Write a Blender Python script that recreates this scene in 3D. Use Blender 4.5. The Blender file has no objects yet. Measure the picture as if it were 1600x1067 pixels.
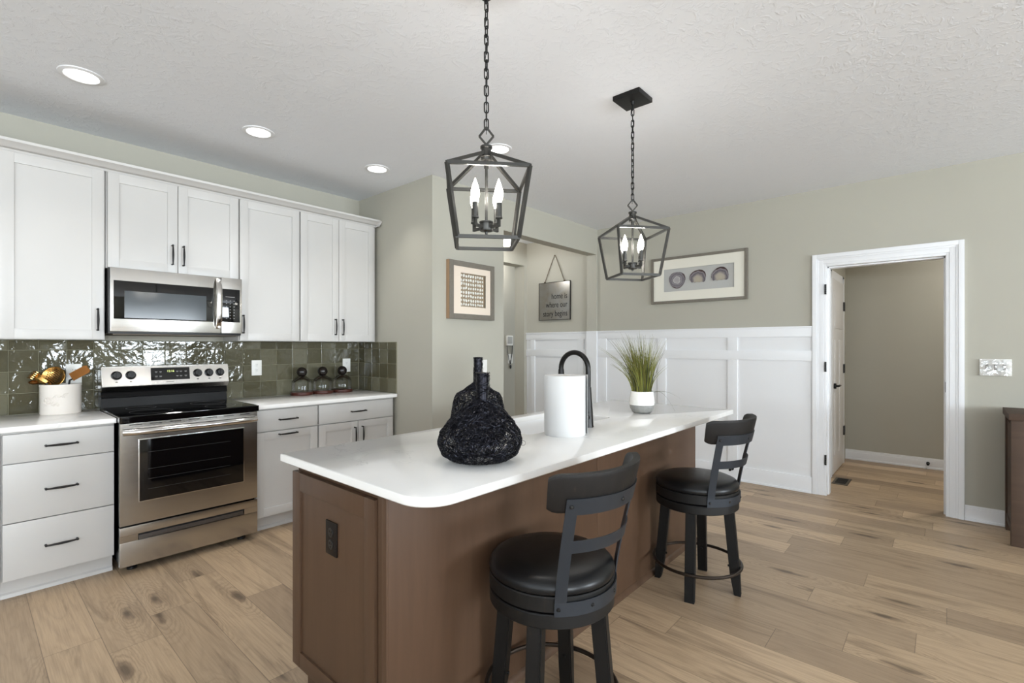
import bpy, bmesh, math, random
from mathutils import Vector, Matrix
R = math.radians
SC = bpy.context.scene
COL = SC.collection

# ------------------------------------------------------------------ camera, world, light, exposure
cam_d = bpy.data.cameras.new('camera')
cam = bpy.data.objects.new('camera', cam_d); COL.objects.link(cam)
cam.location = (0, 0, 1.332)
cam.rotation_euler = (R(90), 0, R(41.4608 - 90))
cam_d.sensor_width = 36.0
cam_d.lens = 764.0 / 1600 * 36
cam_d.shift_y = 7.5 / 1600
cam_d.clip_start = 0.02
SC.camera = cam
SC.view_settings.view_transform = 'Standard'
SC.view_settings.look = 'None'
SC.view_settings.gamma = 1.0
SC.view_settings.use_curve_mapping = False
SC.view_settings.exposure = 0.2
SC.cycles.max_bounces = 10
SC.cycles.diffuse_bounces = 6
SC.cycles.sample_clamp_indirect = 6.0
SC.cycles.caustics_reflective = False
SC.cycles.caustics_refractive = False

w = bpy.data.worlds.new('sky'); SC.world = w; w.use_nodes = True
w.node_tree.nodes['Background'].inputs[0].default_value = (0.86, 0.94, 1.0, 1)
w.node_tree.nodes['Background'].inputs[1].default_value = 1.2


def light(name, kind, loc, energy, color=(1, 1, 1), rot=(0, 0, 0), **k):
    d = bpy.data.lights.new(name, kind); d.energy = energy; d.color = color
    for a, v in k.items(): setattr(d, a, v)
    o = bpy.data.objects.new(name, d); o.location = loc; o.rotation_euler = rot; COL.objects.link(o)
    return o


DAY = (0.835, 0.925, 1.0)
# daylight lamps at unseen windows around the camera, tilted up to brighten the ceiling
light('patio_daylight', 'AREA', (3.2, -6.44, 1.5), 320, DAY, (R(120), 0, 0), shape='RECTANGLE', size=1.8, size_y=1.45)
light('rear_window_daylight', 'AREA', (-1.9, -6.44, 1.4), 330, DAY, (R(108), 0, 0), shape='RECTANGLE', size=2.6, size_y=1.6)
light('side_window_daylight', 'AREA', (-4.44, -3.6, 1.4), 460, DAY, (R(165), 0, R(-90)), shape='RECTANGLE', size=2.6, size_y=1.6)
light('side_window_daylight', 'AREA', (-4.44, +.3, 1.4), 250, DAY, (R(165), 0, R(-90)), shape='RECTANGLE', size=2.6, size_y=1.6)

# ------------------------------------------------------------------ materials
def s2l(*c):
    return tuple((v / 255 / 12.92 if v / 255 <= .04045 else ((v / 255 + .055) / 1.055) ** 2.4) for v in c)


def mat(name, rgb, rough=.5, metal=0, **k):
    m = bpy.data.materials.new(name); m.use_nodes = True
    b = m.node_tree.nodes['Principled BSDF']
    b.inputs['Base Color'].default_value = (*s2l(*rgb), 1)
    b.inputs['Roughness'].default_value = rough
    b.inputs['Metallic'].default_value = metal
    for a, v in k.items(): b.inputs[a.replace('_', ' ')].default_value = v
    return m


class NT:
    """small helper to wire nodes"""
    def __init__(s, m): s.t = m.node_tree; s.b = s.t.nodes['Principled BSDF']
    def n(s, kind, **k):
        nd = s.t.nodes.new(kind)
        for a, v in k.items(): setattr(nd, a, v)
        return nd
    def link(s, a, b): s.t.links.new(a, b)
    def math(s, op, a, b=None, c=None):
        nd = s.n('ShaderNodeMath', operation=op)
        for i, v in enumerate((a, b, c)):
            if v is None: continue
            if isinstance(v, (int, float)): nd.inputs[i].default_value = v
            else: s.link(v, nd.inputs[i])
        return nd.outputs[0]
    def pos(s, scale=(1, 1, 1), obj=False, off=(0, 0, 0)):
        if obj: src = s.n('ShaderNodeTexCoord').outputs['Object']
        else: src = s.n('ShaderNodeNewGeometry').outputs['Position']
        mp = s.n('ShaderNodeMapping'); mp.inputs['Scale'].default_value = scale; mp.inputs['Location'].default_value = off
        s.link(src, mp.inputs[0]); return mp.outputs[0]
    def noise(s, vec, scale, detail=4, rough=.55, dist=0.0):
        nd = s.n('ShaderNodeTexNoise'); nd.inputs['Scale'].default_value = scale
        nd.inputs['Detail'].default_value = detail; nd.inputs['Roughness'].default_value = rough
        nd.inputs['Distortion'].default_value = dist
        s.link(vec, nd.inputs['Vector']); return nd.outputs['Fac']
    def ramp(s, fac, stops):
        nd = s.n('ShaderNodeValToRGB'); e = nd.color_ramp.elements
        while len(e) < len(stops): e.new(.5)
        for i, (p, c) in enumerate(stops):
            e[i].position = p; e[i].color = (*s2l(*c), 1)
        s.link(fac, nd.inputs[0]); return nd.outputs[0]
    def mix(s, fac, a, b, kind='MIX'):
        nd = s.n('ShaderNodeMix', data_type='RGBA', blend_type=kind)
        for i, v in ((0, fac), (6, a), (7, b)):
            if isinstance(v, (int, float)): nd.inputs[i].default_value = v
            elif isinstance(v, tuple): nd.inputs[i].default_value = (*s2l(*v), 1)
            else: s.link(v, nd.inputs[i])
        return nd.outputs[2]
    def bump(s, h, strength=.2, dist=.01):
        nd = s.n('ShaderNodeBump'); nd.inputs['Strength'].default_value = strength; nd.inputs['Distance'].default_value = dist
        s.link(h, nd.inputs['Height']); s.link(nd.outputs[0], s.b.inputs['Normal'])
    def color(s, c): s.link(c, s.b.inputs['Base Color'])
    def rough(s, c): s.link(c, s.b.inputs['Roughness'])


def painted(name, rgb, rough=.6, bump=.05, scale=220):
    m = mat(name, rgb, rough); t = NT(m)
    n = t.noise(t.pos(), scale, 3); t.bump(n, bump, .002)
    v = t.noise(t.pos(), 1.7, 3)
    t.color(t.mix(v, tuple(max(0, c - 3) for c in rgb), tuple(min(255, c + 3) for c in rgb)))
    return m


M = {}
M['wall'] = painted('greige wall paint', (170, 167, 155), .7)
M['hallwall'] = M['wall']
M['white_trim'] = painted('white trim paint', (226, 227, 229), .38, .03)
M['cab'] = painted('white cabinet lacquer', (192, 190, 187), .34, .02)
M['ceil'] = mat('textured ceiling paint', (228, 231, 236), .85)
t = NT(M['ceil'])
n1 = t.noise(t.pos((1, 1, 1)), 16, 5, .6, 1.6); n2 = t.noise(t.pos((1, 1.7, 1)), 55, 2, .5, .8)
sm = t.n('ShaderNodeMapRange'); sm.inputs[1].default_value = .50; sm.inputs[2].default_value = .60; t.link(n1, sm.inputs[0])
t.bump(t.math('MULTIPLY', sm.outputs[0], n2), .38, .006)

# floor: planks 0.193 m wide running along Y
M['floor'] = mat('oak vinyl planks', (168, 146, 122), .42)
t = NT(M['floor'])
sep = t.n('ShaderNodeSeparateXYZ'); t.link(t.n('ShaderNodeNewGeometry').outputs['Position'], sep.inputs[0])
X, Y = sep.outputs[0], sep.outputs[1]
rowf = t.math('DIVIDE', t.math('ADD', X, 10 * .193 - .046), .193)
row = t.math('FLOOR', rowf)
wn = t.n('ShaderNodeTexWhiteNoise', noise_dimensions='1D'); t.link(row, wn.inputs['W'])
colf = t.math('ADD', t.math('DIVIDE', Y, 1.22), t.math('MULTIPLY', wn.outputs['Value'], 7.0))
colI = t.math('FLOOR', colf)
cmb = t.n('ShaderNodeCombineXYZ'); t.link(row, cmb.inputs[0]); t.link(colI, cmb.inputs[1])
wp = t.n('ShaderNodeTexWhiteNoise', noise_dimensions='3D'); t.link(cmb.outputs[0], wp.inputs['Vector'])
pv = wp.outputs['Value']
# per plank offset texture space
cmb2 = t.n('ShaderNodeCombineXYZ'); t.link(t.math('ADD', X, t.math('MULTIPLY', pv, 31.0)), cmb2.inputs[0])
t.link(t.math('ADD', Y, t.math('MULTIPLY', pv, 17.0)), cmb2.inputs[1]); t.link(pv, cmb2.inputs[2])
def mapped(sc):
    mp = t.n('ShaderNodeMapping'); mp.inputs['Scale'].default_value = sc; t.link(cmb2.outputs[0], mp.inputs[0]); return mp.outputs[0]
broad = t.noise(mapped((3.4, .5, 1)), 1.6, 3, .5, .7)
vor = t.n('ShaderNodeTexVoronoi', voronoi_dimensions='2D'); vor.inputs['Scale'].default_value = 1.0; t.link(mapped((4.2, 1.05, 1)), vor.inputs['Vector'])
warp = t.noise(mapped((14, 5, 1)), 1.6, 3, .6, .4)
kd = t.math('ADD', vor.outputs['Distance'], t.math('MULTIPLY', t.math('SUBTRACT', warp, .5), .16))
sepc = t.n('ShaderNodeSeparateColor'); t.link(vor.outputs['Color'], sepc.inputs[0])
has = t.math('GREATER_THAN', sepc.outputs[0], .58)
halo = t.n('ShaderNodeMapRange', interpolation_type='SMOOTHSTEP'); halo.inputs[1].default_value = .42; halo.inputs[2].default_value = .03; t.link(kd, halo.inputs[0])
halo = t.math('MULTIPLY', halo.outputs[0], has)
rings = t.math('FRACT', t.math('ADD', t.math('MULTIPLY', broad, 10.0), t.math('MULTIPLY', halo, 5.0)))
rings = t.math('ABSOLUTE', t.math('SUBTRACT', t.math('MULTIPLY', rings, 2.0), 1.0))
rings = t.math('POWER', rings, 2.2)
fine = t.noise(mapped((95, 2.4, 1)), 1.5, 5, .65, .2)
dark = t.noise(mapped((8.5, .8, 1)), 1.3, 5, .62, 1.0)
base = t.ramp(pv, [(0, (153, 131, 107)), (.3, (169, 146, 119)), (.7, (184, 159, 129)), (1, (201, 175, 144))])
c1 = t.mix(t.math('MULTIPLY', rings, t.math('ADD', .16, t.math('MULTIPLY', halo, .34))), base, (100, 80, 62))
fr = t.n('ShaderNodeMapRange'); fr.inputs[1].default_value = .42; fr.inputs[2].default_value = .72; t.link(fine, fr.inputs[0])
c2 = t.mix(t.math('MULTIPLY', fr.outputs[0], .38), c1, (116, 95, 77))
sm = t.n('ShaderNodeMapRange'); sm.inputs[1].default_value = .55; sm.inputs[2].default_value = .78; t.link(dark, sm.inputs[0])
c3 = t.mix(t.math('MULTIPLY', sm.outputs[0], .85), c2, (88, 69, 53))
kn = t.n('ShaderNodeMapRange'); kn.inputs[1].default_value = .12; kn.inputs[2].default_value = .02; t.link(kd, kn.inputs[0])
c3 = t.mix(t.math('MULTIPLY', t.math('MULTIPLY', kn.outputs[0], has), .75), c3, (62, 47, 36))
fx = t.math('FRACT', rowf); ex = t.math('MINIMUM', fx, t.math('SUBTRACT', 1.0, fx))
fy = t.math('FRACT', colf); ey = t.math('MINIMUM', fy, t.math('SUBTRACT', 1.0, fy))
seam = t.math('MAXIMUM', t.math('LESS_THAN', ex, .0075), t.math('LESS_THAN', ey, .0012))
c4 = t.mix(t.math('MULTIPLY', seam, .55), c3, (72, 58, 46))
t.color(c4)
t.rough(t.math('ADD', .36, t.math('MULTIPLY', fine, .16)))
t.bump(t.math('SUBTRACT', t.math('MULTIPLY', fine, .3), seam), .25, .002)

# quartz
M['quartz'] = mat('white quartz', (228, 227, 225), .11)
t = NT(M['quartz'])
q = t.noise(t.pos(), 2.1, 6, .6, 1.3)
v = t.math('ABSOLUTE', t.math('SUBTRACT', q, .5))
sm = t.n('ShaderNodeMapRange'); sm.inputs[1].default_value = .0; sm.inputs[2].default_value = .012; sm.inputs[3].default_value = 1; sm.inputs[4].default_value = 0
t.link(v, sm.inputs[0])
msk = t.n('ShaderNodeMapRange'); msk.inputs[1].default_value = .5; msk.inputs[2].default_value = .68; t.link(t.noise(t.pos(), 3.3, 2), msk.inputs[0])
t.color(t.mix(t.math('MULTIPLY', t.math('MULTIPLY', sm.outputs[0], msk.outputs[0]), .4), (229, 228, 226), (178, 178, 180)))

# brown stained maple
def stained(name, a, b, rough=.38, scale=(14, 14, 1.1), wear=None):
    m = mat(name, a, rough); t = NT(m); t.b.inputs['Specular IOR Level'].default_value = .3
    g = t.noise(t.pos(scale), 1.7, 5, .6, .6); g2 = t.noise(t.pos((2, 2, 1.2)), 2.2, 3, .5, .4)
    c = t.mix(g, a, b); t.color(t.mix(t.math('MULTIPLY', g2, .35), c, tuple(int(x * .78) for x in a)))
    if wear:
        k = t.n('ShaderNodeMapRange'); k.inputs[1].default_value = .62; k.inputs[2].default_value = .74; t.link(t.noise(t.pos(scale), 2.6, 6, .7, .4), k.inputs[0])
        t.color(t.mix(t.math('MULTIPLY', k.outputs[0], .55), t.b.inputs['Base Color'].links[0].from_socket, wear))
    t.bump(g, .06, .002); return m
M['maple'] = stained('brown stained maple', (90, 68, 52), (68, 49, 36))
M['rustic'] = stained('rustic brown wood', (86, 67, 53), (56, 42, 33), .6, (3, 1.2, 16))
M['darkwood'] = stained('distressed black wood', (19, 17, 16), (9, 9, 9), .5, (30, 30, 2.5), (64, 52, 42))
M['railwood'] = stained('black brown rail wood', (24, 20, 18), (11, 10, 9), .55, (26, 26, 6), (74, 60, 48))
M['redwood'] = stained('dark red wood', (84, 44, 34), (52, 26, 22), .35, (8, 8, 30))
M['steel'] = mat('brushed stainless steel', (186, 183, 178), .24, 1.0)
t = NT(M['steel']); g = t.noise(t.pos((2, 2, 260)), 1.5, 3); t.bump(g, .05, .001)
w_ = t.noise(t.pos((1, 1, .6)), 2.6, 2, .5, .5)
t.rough(t.math('ADD', .14, t.math('MULTIPLY', g, .14)))
M['steelbright'] = mat('polished steel', (205, 203, 200), .16, 1.0)
M['blackglass'] = mat('black glass', (6, 6, 7), .05)
M['greyglass'] = mat('grey oven window mesh', (58, 63, 66), .12, 0, Specular_IOR_Level=.25)
M['blackenamel'] = mat('black enamel', (6, 6, 7), .3, 0, Specular_IOR_Level=.18)
M['blackplastic'] = mat('black plastic', (16, 16, 17), .35)
M['pull'] = mat('matte black pull', (24, 22, 21), .38, .4)
M['blackmetal'] = mat('black iron', (30, 29, 28), .42, .6)
M['lantern'] = mat('charcoal lantern metal', (58, 57, 54), .36, .55)
M['faucet'] = mat('matte black faucet', (22, 20, 19), .3, .5)
M['stoolmetal'] = mat('gunmetal strap', (50, 54, 60), .46, .6)
t = NT(M['stoolmetal']); t.bump(t.noise(t.pos(obj=True), 90, 3), .08, .002)
M['footring'] = mat('bronze foot ring', (62, 54, 48), .34, .85)
M['leather'] = mat('black leather', (11, 12, 14), .33, 0, Specular_IOR_Level=.35)
t = NT(M['leather']); t.bump(t.noise(t.pos(obj=True), 260, 2), .12, .002); lr = t.noise(t.pos(obj=True), 9, 3)
t.rough(t.math('ADD', .24, t.math('MULTIPLY', lr, .2)))
M['plate'] = mat('white cover plate', (232, 231, 226), .35)
M['platedark'] = mat('dark slots', (40, 40, 40), .5)
M['bronze'] = mat('dark bronze plate', (20, 14, 11), .5, 0, Specular_IOR_Level=.25)
M['paper'] = mat('white paper', (204, 204, 203), .9)
t = NT(M['paper']); t.bump(t.noise(t.pos(), 420, 2), .12, .002)
M['card'] = mat('grey cardboard', (190, 182, 170), .9)
M['sink'] = mat('white sink', (236, 236, 236), .25)
M['potwhite'] = mat('glazed white pot', (236, 235, 230), .12)
M['potgrey'] = mat('raw concrete', (140, 140, 137), .8)
t = NT(M['potgrey']); t.color(t.mix(t.noise(t.pos(), 60, 4), (120, 120, 117), (158, 158, 154)))
M['soil'] = mat('dark soil', (40, 36, 28), .9)
M['grass1'] = mat('olive grass', (116, 112, 52), .5)
M['grass2'] = mat('green grass', (132, 136, 66), .5)
M['grass3'] = mat('dark grass', (66, 70, 40), .5)
M['wire'] = mat('black wire', (34, 34, 40), .28, .85)
M['ceramic'] = mat('cream ceramic', (229, 222, 214), .3)
M['brass'] = mat('gold metal', (206, 160, 92), .2, 1.0)
M['copper'] = mat('dark bronze gold', (150, 100, 56), .26, 1.0)
def clear(name, refl=.08, rough=.02, tint=(1, 1, 1)):
    m = bpy.data.materials.new(name); m.use_nodes = True; t = m.node_tree; t.nodes.remove(t.nodes['Principled BSDF'])
    o = t.nodes['Material Output']; tr = t.nodes.new('ShaderNodeBsdfTransparent'); gl = t.nodes.new('ShaderNodeBsdfGlossy'); mx = t.nodes.new('ShaderNodeMixShader'); lw = t.nodes.new('ShaderNodeFresnel'); mu = t.nodes.new('ShaderNodeMath'); mu.operation = 'MULTIPLY'; mu.inputs[1].default_value = .55
    tr.inputs[0].default_value = (*tint, 1); gl.inputs['Roughness'].default_value = rough; lw.inputs['IOR'].default_value = 1 + refl * 4
    t.links.new(lw.outputs[0], mu.inputs[0]); t.links.new(mu.outputs[0], mx.inputs[0]); t.links.new(tr.outputs[0], mx.inputs[1]); t.links.new(gl.outputs[0], mx.inputs[2]); t.links.new(mx.outputs[0], o.inputs[0]); return m
M['glass'] = clear('clear glass', .12, .02, (.985, .99, .985))
M['knobwood'] = mat('black brown knob', (26, 20, 17), .25)
M['frame_grey'] = stained('silver grey frame', (128, 122, 112), (104, 99, 90), .4, (20, 20, 20))
M['frame_tan'] = stained('tan frame side', (172, 142, 112), (150, 122, 95), .5)
M['mat_cream'] = mat('cream mat board', (222, 208, 192), .8)
M['mat_white'] = mat('ivory mat board', (218, 215, 203), .8)
M['linen'] = mat('tan linen', (150, 134, 112), .9)
M['greyboard'] = mat('grey board', (176, 176, 173), .8)
M['shell'] = mat('pale pebble', (228, 226, 220), .4)
M['rope'] = mat('jute rope', (92, 78, 62), .9)
M['ink'] = mat('dark cut lettering', (16, 15, 14), .7)
M['signmetal'] = mat('brushed grey sign metal', (118, 112, 100), .34, .75)
t = NT(M['signmetal'])
t.color(t.mix(t.noise(t.pos((1, 3, 3)), 2.4, 4, .6, .5), (128, 116, 98), (158, 160, 160))); t.bump(t.noise(t.pos((1, 2, 120)), 2, 2), .05, .001)
M['hinge'] = mat('black hinge', (14, 14, 15), .4, .3)
M['vent'] = mat('brown grey vent', (92, 84, 74), .5, .5)
M['doorpaint'] = painted('white door paint', (214, 212, 210), .3, .02)
M['led'] = mat('clock digits', (190, 200, 120), .5)
b = M['led'].node_tree.nodes['Principled BSDF']; b.inputs['Emission Color'].default_value = (.75, .85, .3, 1); b.inputs['Emission Strength'].default_value = .9
M['print'] = mat('grey printing', (150, 150, 148), .5)
M['printdark'] = mat('dark printing', (70, 70, 70), .5)


def emis(name, rgb, s):
    m = mat(name, (255, 255, 255), .5); b = m.node_tree.nodes['Principled BSDF']
    b.inputs['Emission Color'].default_value = (*rgb, 1); b.inputs['Emission Strength'].default_value = s; return m
M['bulb'] = emis('lit bulb', (1, .95, .86), 14)
M['led_disc'] = emis('lit downlight lens', (1, .97, .93), 5)
M['shade'] = emis('lit glass shade', (1, .96, .9), 4)

# glazed green tiles
M['tile'] = mat('glazed olive tile', (92, 92, 74), .07)
t = NT(M['tile'])
at = t.n('ShaderNodeAttribute', attribute_name='tone')
mott = t.noise(t.pos(), 14, 4, .6, .6)
cc = t.ramp(at.outputs['Fac'], [(0, (70, 66, 49)), (.5, (88, 84, 67)), (1, (110, 107, 90))])
t.color(t.mix(t.math('MULTIPLY', mott, .5), cc, (78, 76, 54)))
h1 = t.noise(t.pos(), 26, 2, .5, .8); h2 = t.noise(t.pos(), 9, 2)
t.bump(t.math('ADD', t.math('MULTIPLY', h1, .5), t.math('MULTIPLY', h2, 1.6)), .34, .009)
M['grout'] = mat('olive grout', (138, 134, 112), .8)


# ------------------------------------------------------------------ mesh building
ORI = {}


class MB:
    def __init__(s): s.bm = bmesh.new()

    def _add(s, tmp):
        me = bpy.data.meshes.new('t'); tmp.to_mesh(me); tmp.free(); s.bm.from_mesh(me); bpy.data.meshes.remove(me); return s

    def box(s, x0, x1, y0, y1, z0, z1, bev=0, seg=2):
        t = bmesh.new(); bmesh.ops.create_cube(t, size=1)
        for v in t.verts:
            v.co = Vector(((x0 + x1) / 2 + v.co.x * (x1 - x0), (y0 + y1) / 2 + v.co.y * (y1 - y0), (z0 + z1) / 2 + v.co.z * (z1 - z0)))
        bmesh.ops.recalc_face_normals(t, faces=t.faces)
        if bev: bmesh.ops.bevel(t, geom=t.edges[:], offset=bev, segments=seg, affect='EDGES', profile=.7)
        return s._add(t)

    def hexa(s, pts, bev=0):
        """8 points: bottom 4 then top 4"""
        t = bmesh.new(); v = [t.verts.new(p) for p in pts]
        for f in ((3, 2, 1, 0), (4, 5, 6, 7), (0, 1, 5, 4), (1, 2, 6, 5), (2, 3, 7, 6), (3, 0, 4, 7)): t.faces.new([v[i] for i in f])
        bmesh.ops.recalc_face_normals(t, faces=t.faces)
        if bev: bmesh.ops.bevel(t, geom=t.edges[:], offset=bev, segments=2, affect='EDGES')
        return s._add(t)

    def prism(s, pts, axis, lo, hi, bev=0):
        """polygon pts in the two other axes (x:(y,z) y:(x,z) z:(x,y)) extruded lo..hi"""
        def P(a, b, c): return {'x': (c, a, b), 'y': (a, c, b), 'z': (a, b, c)}[axis]
        t = bmesh.new(); A = [t.verts.new(P(*p, lo)) for p in pts]; B = [t.verts.new(P(*p, hi)) for p in pts]
        n = len(pts)
        t.faces.new(A); t.faces.new(B[::-1])
        for i in range(n): t.faces.new((A[i], A[(i + 1) % n], B[(i + 1) % n], B[i]))
        bmesh.ops.recalc_face_normals(t, faces=t.faces)
        if bev: bmesh.ops.bevel(t, geom=t.edges[:], offset=bev, segments=2, affect='EDGES')
        return s._add(t)

    def lathe(s, prof, c=(0, 0, 0), n=32, axis=(0, 0, 1), closed=False):
        q = Vector((0, 0, 1)).rotation_difference(Vector(axis)); c = Vector(c)
        t = bmesh.new(); rings = []
        for r, z in prof:
            if r < 1e-6: rings.append([t.verts.new(c + q @ Vector((0, 0, z)))])
            else: rings.append([t.verts.new(c + q @ Vector((r * math.cos(2 * math.pi * i / n), r * math.sin(2 * math.pi * i / n), z))) for i in range(n)])
        prs = list(zip(rings, rings[1:])) + ([(rings[-1], rings[0])] if closed else [])
        for a, b in prs:
            for i in range(n):
                j = (i + 1) % n
                if len(a) == 1 and len(b) == 1: continue
                if len(a) == 1: t.faces.new((a[0], b[i], b[j]))
                elif len(b) == 1: t.faces.new((a[i], a[j], b[0]))
                else: t.faces.new((a[i], a[j], b[j], b[i]))
        bmesh.ops.recalc_face_normals(t, faces=t.faces)
        return s._add(t)

    def cyl(s, p0, p1, r, r1=None, n=20):
        p0, p1 = Vector(p0), Vector(p1); L = (p1 - p0).length; r1 = r if r1 is None else r1
        return s.lathe([(0, 0), (r, 0), (r1, L), (0, L)], p0, n, (p1 - p0).normalized())

    def sphere(s, c, r, sc=(1, 1, 1), n=20):
        t = bmesh.new(); bmesh.ops.create_uvsphere(t, u_segments=n, v_segments=max(6, n // 2), radius=r)
        for v in t.verts: v.co = Vector((c[0] + v.co.x * sc[0], c[1] + v.co.y * sc[1], c[2] + v.co.z * sc[2]))
        return s._add(t)

    def tube(s, pts, r, n=8, closed=False, square=False):
        pts = [Vector(p) for p in pts]; m = len(pts)
        rr = r if isinstance(r, (list, tuple)) else [r] * m
        t = bmesh.new(); rings = []; up = None
        for i, p in enumerate(pts):
            if closed: d = pts[(i + 1) % m] - pts[i - 1]
            else: d = pts[min(i + 1, m - 1)] - pts[max(i - 1, 0)]
            if d.length < 1e-9: d = Vector((0, 0, 1))
            d.normalize()
            if up is None:
                up = Vector((0, 0, 1)) if abs(d.z) < .9 else Vector((1, 0, 0))
            up = (up - d * up.dot(d))
            if up.length < 1e-5: up = d.orthogonal()
            up.normalize(); sd = d.cross(up)
            rings.append([t.verts.new(p + (up * math.cos(2 * math.pi * (k + (.5 if square else 0)) / n) + sd * math.sin(2 * math.pi * (k + (.5 if square else 0)) / n)) * rr[i]) for k in range(n)])
        for i in range(m if closed else m - 1):
            a, b = rings[i], rings[(i + 1) % m]
            for k in range(n): t.faces.new((a[k], a[(k + 1) % n], b[(k + 1) % n], b[k]))
        if not closed: t.faces.new(rings[0][::-1]); t.faces.new(rings[-1])
        bmesh.ops.recalc_face_normals(t, faces=t.faces)
        return s._add(t)

    def bar(s, p0, p1, w, h=None, up=(0, 0, 1)):
        """rectangular bar between two points"""
        h = h or w; p0, p1 = Vector(p0), Vector(p1); d = (p1 - p0).normalized(); up = Vector(up)
        if abs(d.dot(up)) > .99: up = Vector((1, 0, 0))
        sd = d.cross(up).normalized() * w / 2; u = sd.cross(d).normalized() * h / 2
        return s.hexa([p0 - sd - u, p0 + sd - u, p0 + sd + u, p0 - sd + u, p1 - sd - u, p1 + sd - u, p1 + sd + u, p1 - sd + u])

    def sheet(s, fn, us, vs, thick):
        """solid sheet: fn(u,v,w)-> point, w=0 outer 1 inner"""
        t = bmesh.new(); g = [[[t.verts.new(fn(u, v, k)) for v in vs] for u in us] for k in (0, 1)]
        nu, nv = len(us), len(vs)
        for k in (0, 1):
            for i in range(nu - 1):
                for j in range(nv - 1): t.faces.new((g[k][i][j], g[k][i + 1][j], g[k][i + 1][j + 1], g[k][i][j + 1]))
        for i in range(nu - 1):
            for j in (0, nv - 1): t.faces.new((g[0][i][j], g[0][i + 1][j], g[1][i + 1][j], g[1][i][j]))
        for j in range(nv - 1):
            for i in (0, nu - 1): t.faces.new((g[0][i][j], g[0][i][j + 1], g[1][i][j + 1], g[1][i][j]))
        bmesh.ops.recalc_face_normals(t, faces=t.faces)
        return s._add(t)

    def build(s, name, m, parent=None, thing=None, local=False, smooth=35, kind=None, label=None):
        me = bpy.data.meshes.new(name); s.bm.to_mesh(me); s.bm.free()
        return link(name, me, m, parent, thing, local, smooth, kind, label)


def link(name, me, m, parent=None, thing=None, local=False, smooth=35, kind=None, label=None):
    if isinstance(m, str): m = M[m]
    me.materials.clear(); me.materials.append(m)
    if smooth:
        me.polygons.foreach_set('use_smooth', [True] * len(me.polygons)); me.set_sharp_from_angle(angle=R(smooth))
    o = bpy.data.objects.new(name, me); COL.objects.link(o)
    if parent is not None:
        if not local: me.transform(Matrix.Translation(-ORI[parent.name]))
        o.parent = parent; ORI[o.name] = ORI[parent.name]
    else:
        # put the origin at the base centre of the mesh
        bb = [Vector(c) for c in o.bound_box] if len(me.vertices) else [Vector()]
        xs = [v.co for v in me.vertices]
        lo = Vector((min(c.x for c in xs), min(c.y for c in xs), min(c.z for c in xs))); hi = Vector((max(c.x for c in xs), max(c.y for c in xs), max(c.z for c in xs)))
        base = Vector(((lo.x + hi.x) / 2, (lo.y + hi.y) / 2, lo.z))
        me.transform(Matrix.Translation(-base)); o.location = base; ORI[o.name] = base
    if thing:
        o['label'] = thing[0]; o['category'] = thing[1]
        if len(thing) > 2: o['group'] = thing[2]
    if kind: o['kind'] = kind
    if label: o['label'] = label
    return o


def T(name, label, cat, loc, group=None, rz=0, kind=None):
    o = bpy.data.objects.new(name, None); o.empty_display_size = .1; COL.objects.link(o)
    o.location = loc; o.rotation_euler = (0, 0, rz); ORI[o.name] = Vector(loc)
    o['label'] = label; o['category'] = cat
    if group: o['group'] = group
    if kind: o['kind'] = kind
    return o


def struct(name, mb, m, **k): return mb.build(name, m, kind='structure', **k)


def text(s, size, m, name, parent, origin, xdir, ydir, align='LEFT', extrude=.0006, squeeze=1):
    c = bpy.data.curves.new('txt', 'FONT'); c.body = s; c.size = size; c.align_x = align; c.extrude = extrude
    o = bpy.data.objects.new('txt', c); COL.objects.link(o)
    dg = bpy.context.evaluated_depsgraph_get(); me = bpy.data.meshes.new_from_object(o.evaluated_get(dg))
    bpy.data.objects.remove(o); bpy.data.curves.remove(c)
    x, y = Vector(xdir), Vector(ydir); z = x.cross(y)
    mx = Matrix(((x.x, y.x, z.x, origin[0]), (x.y, y.y, z.y, origin[1]), (x.z, y.z, z.z, origin[2]), (0, 0, 0, 1)))
    me.transform(Matrix.Diagonal((squeeze, 1, 1, 1))); me.transform(mx)
    return link(name, me, m, parent, smooth=0)


# ------------------------------------------------------------------ room shell
CH = 2.743; YW = 4.257; XR = 2.576; YB = 3.15; XF = 5.13
RY = -6.5; LX = -4.5
struct('floor', MB().box(LX - .15, 7.2, RY - .15, 5.3, -.1, 0), 'floor')
struct('ceiling', MB().box(LX - .15, 7.2, RY - .15, 5.3, CH, CH + .1), 'ceil')
struct('wall_front', MB().box(LX - .12, XR, YW, YW + .12, 0, CH), 'wall')
struct('wall_pantry', MB().box(XR, 3.445, YB, 4.43, 0, CH), 'wall')
struct('wall_header', MB().box(3.445, XF, YB, 3.28, 2.44, CH), 'wall')
struct('wall_jamb', MB().box(5.10, 5.19, YB, 3.28, 0, 2.44), 'wall')
struct('wall_hall_back', MB().box(5.19, 5.31, 3.10, 4.48, 0, CH), 'wall')
m = MB().box(5.13, 5.31, 4.31, 4.48, 0, 2.435); m.box(3.445, 5.31, 4.31, 4.48, 2.435, CH)
struct('wall_hall_left', m, 'wall')
struct('wall_hall_far', MB().box(3.2, 7.2, 5.0, 5.12, 0, CH), 'wall')
m = MB().box(XF, 5.25, .80, YB - .0, 0, CH); m.box(XF, 5.25, -.025, .80, 2.06, CH); m.box(XF, 5.25, RY, -.025, 0, CH)
struct('wall_right', m, 'wall')
struct('wall_utility_left', MB().box(5.25, 7.12, .88, 1.0, 0, CH), 'wall')
struct('wall_utility_back', MB().box(6.99, 7.11, -1.5, .88, 0, CH), 'wall')
struct('wall_utility_right', MB().box(5.25, 7.11, -1.62, -1.5, 0, CH), 'wall')
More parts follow.
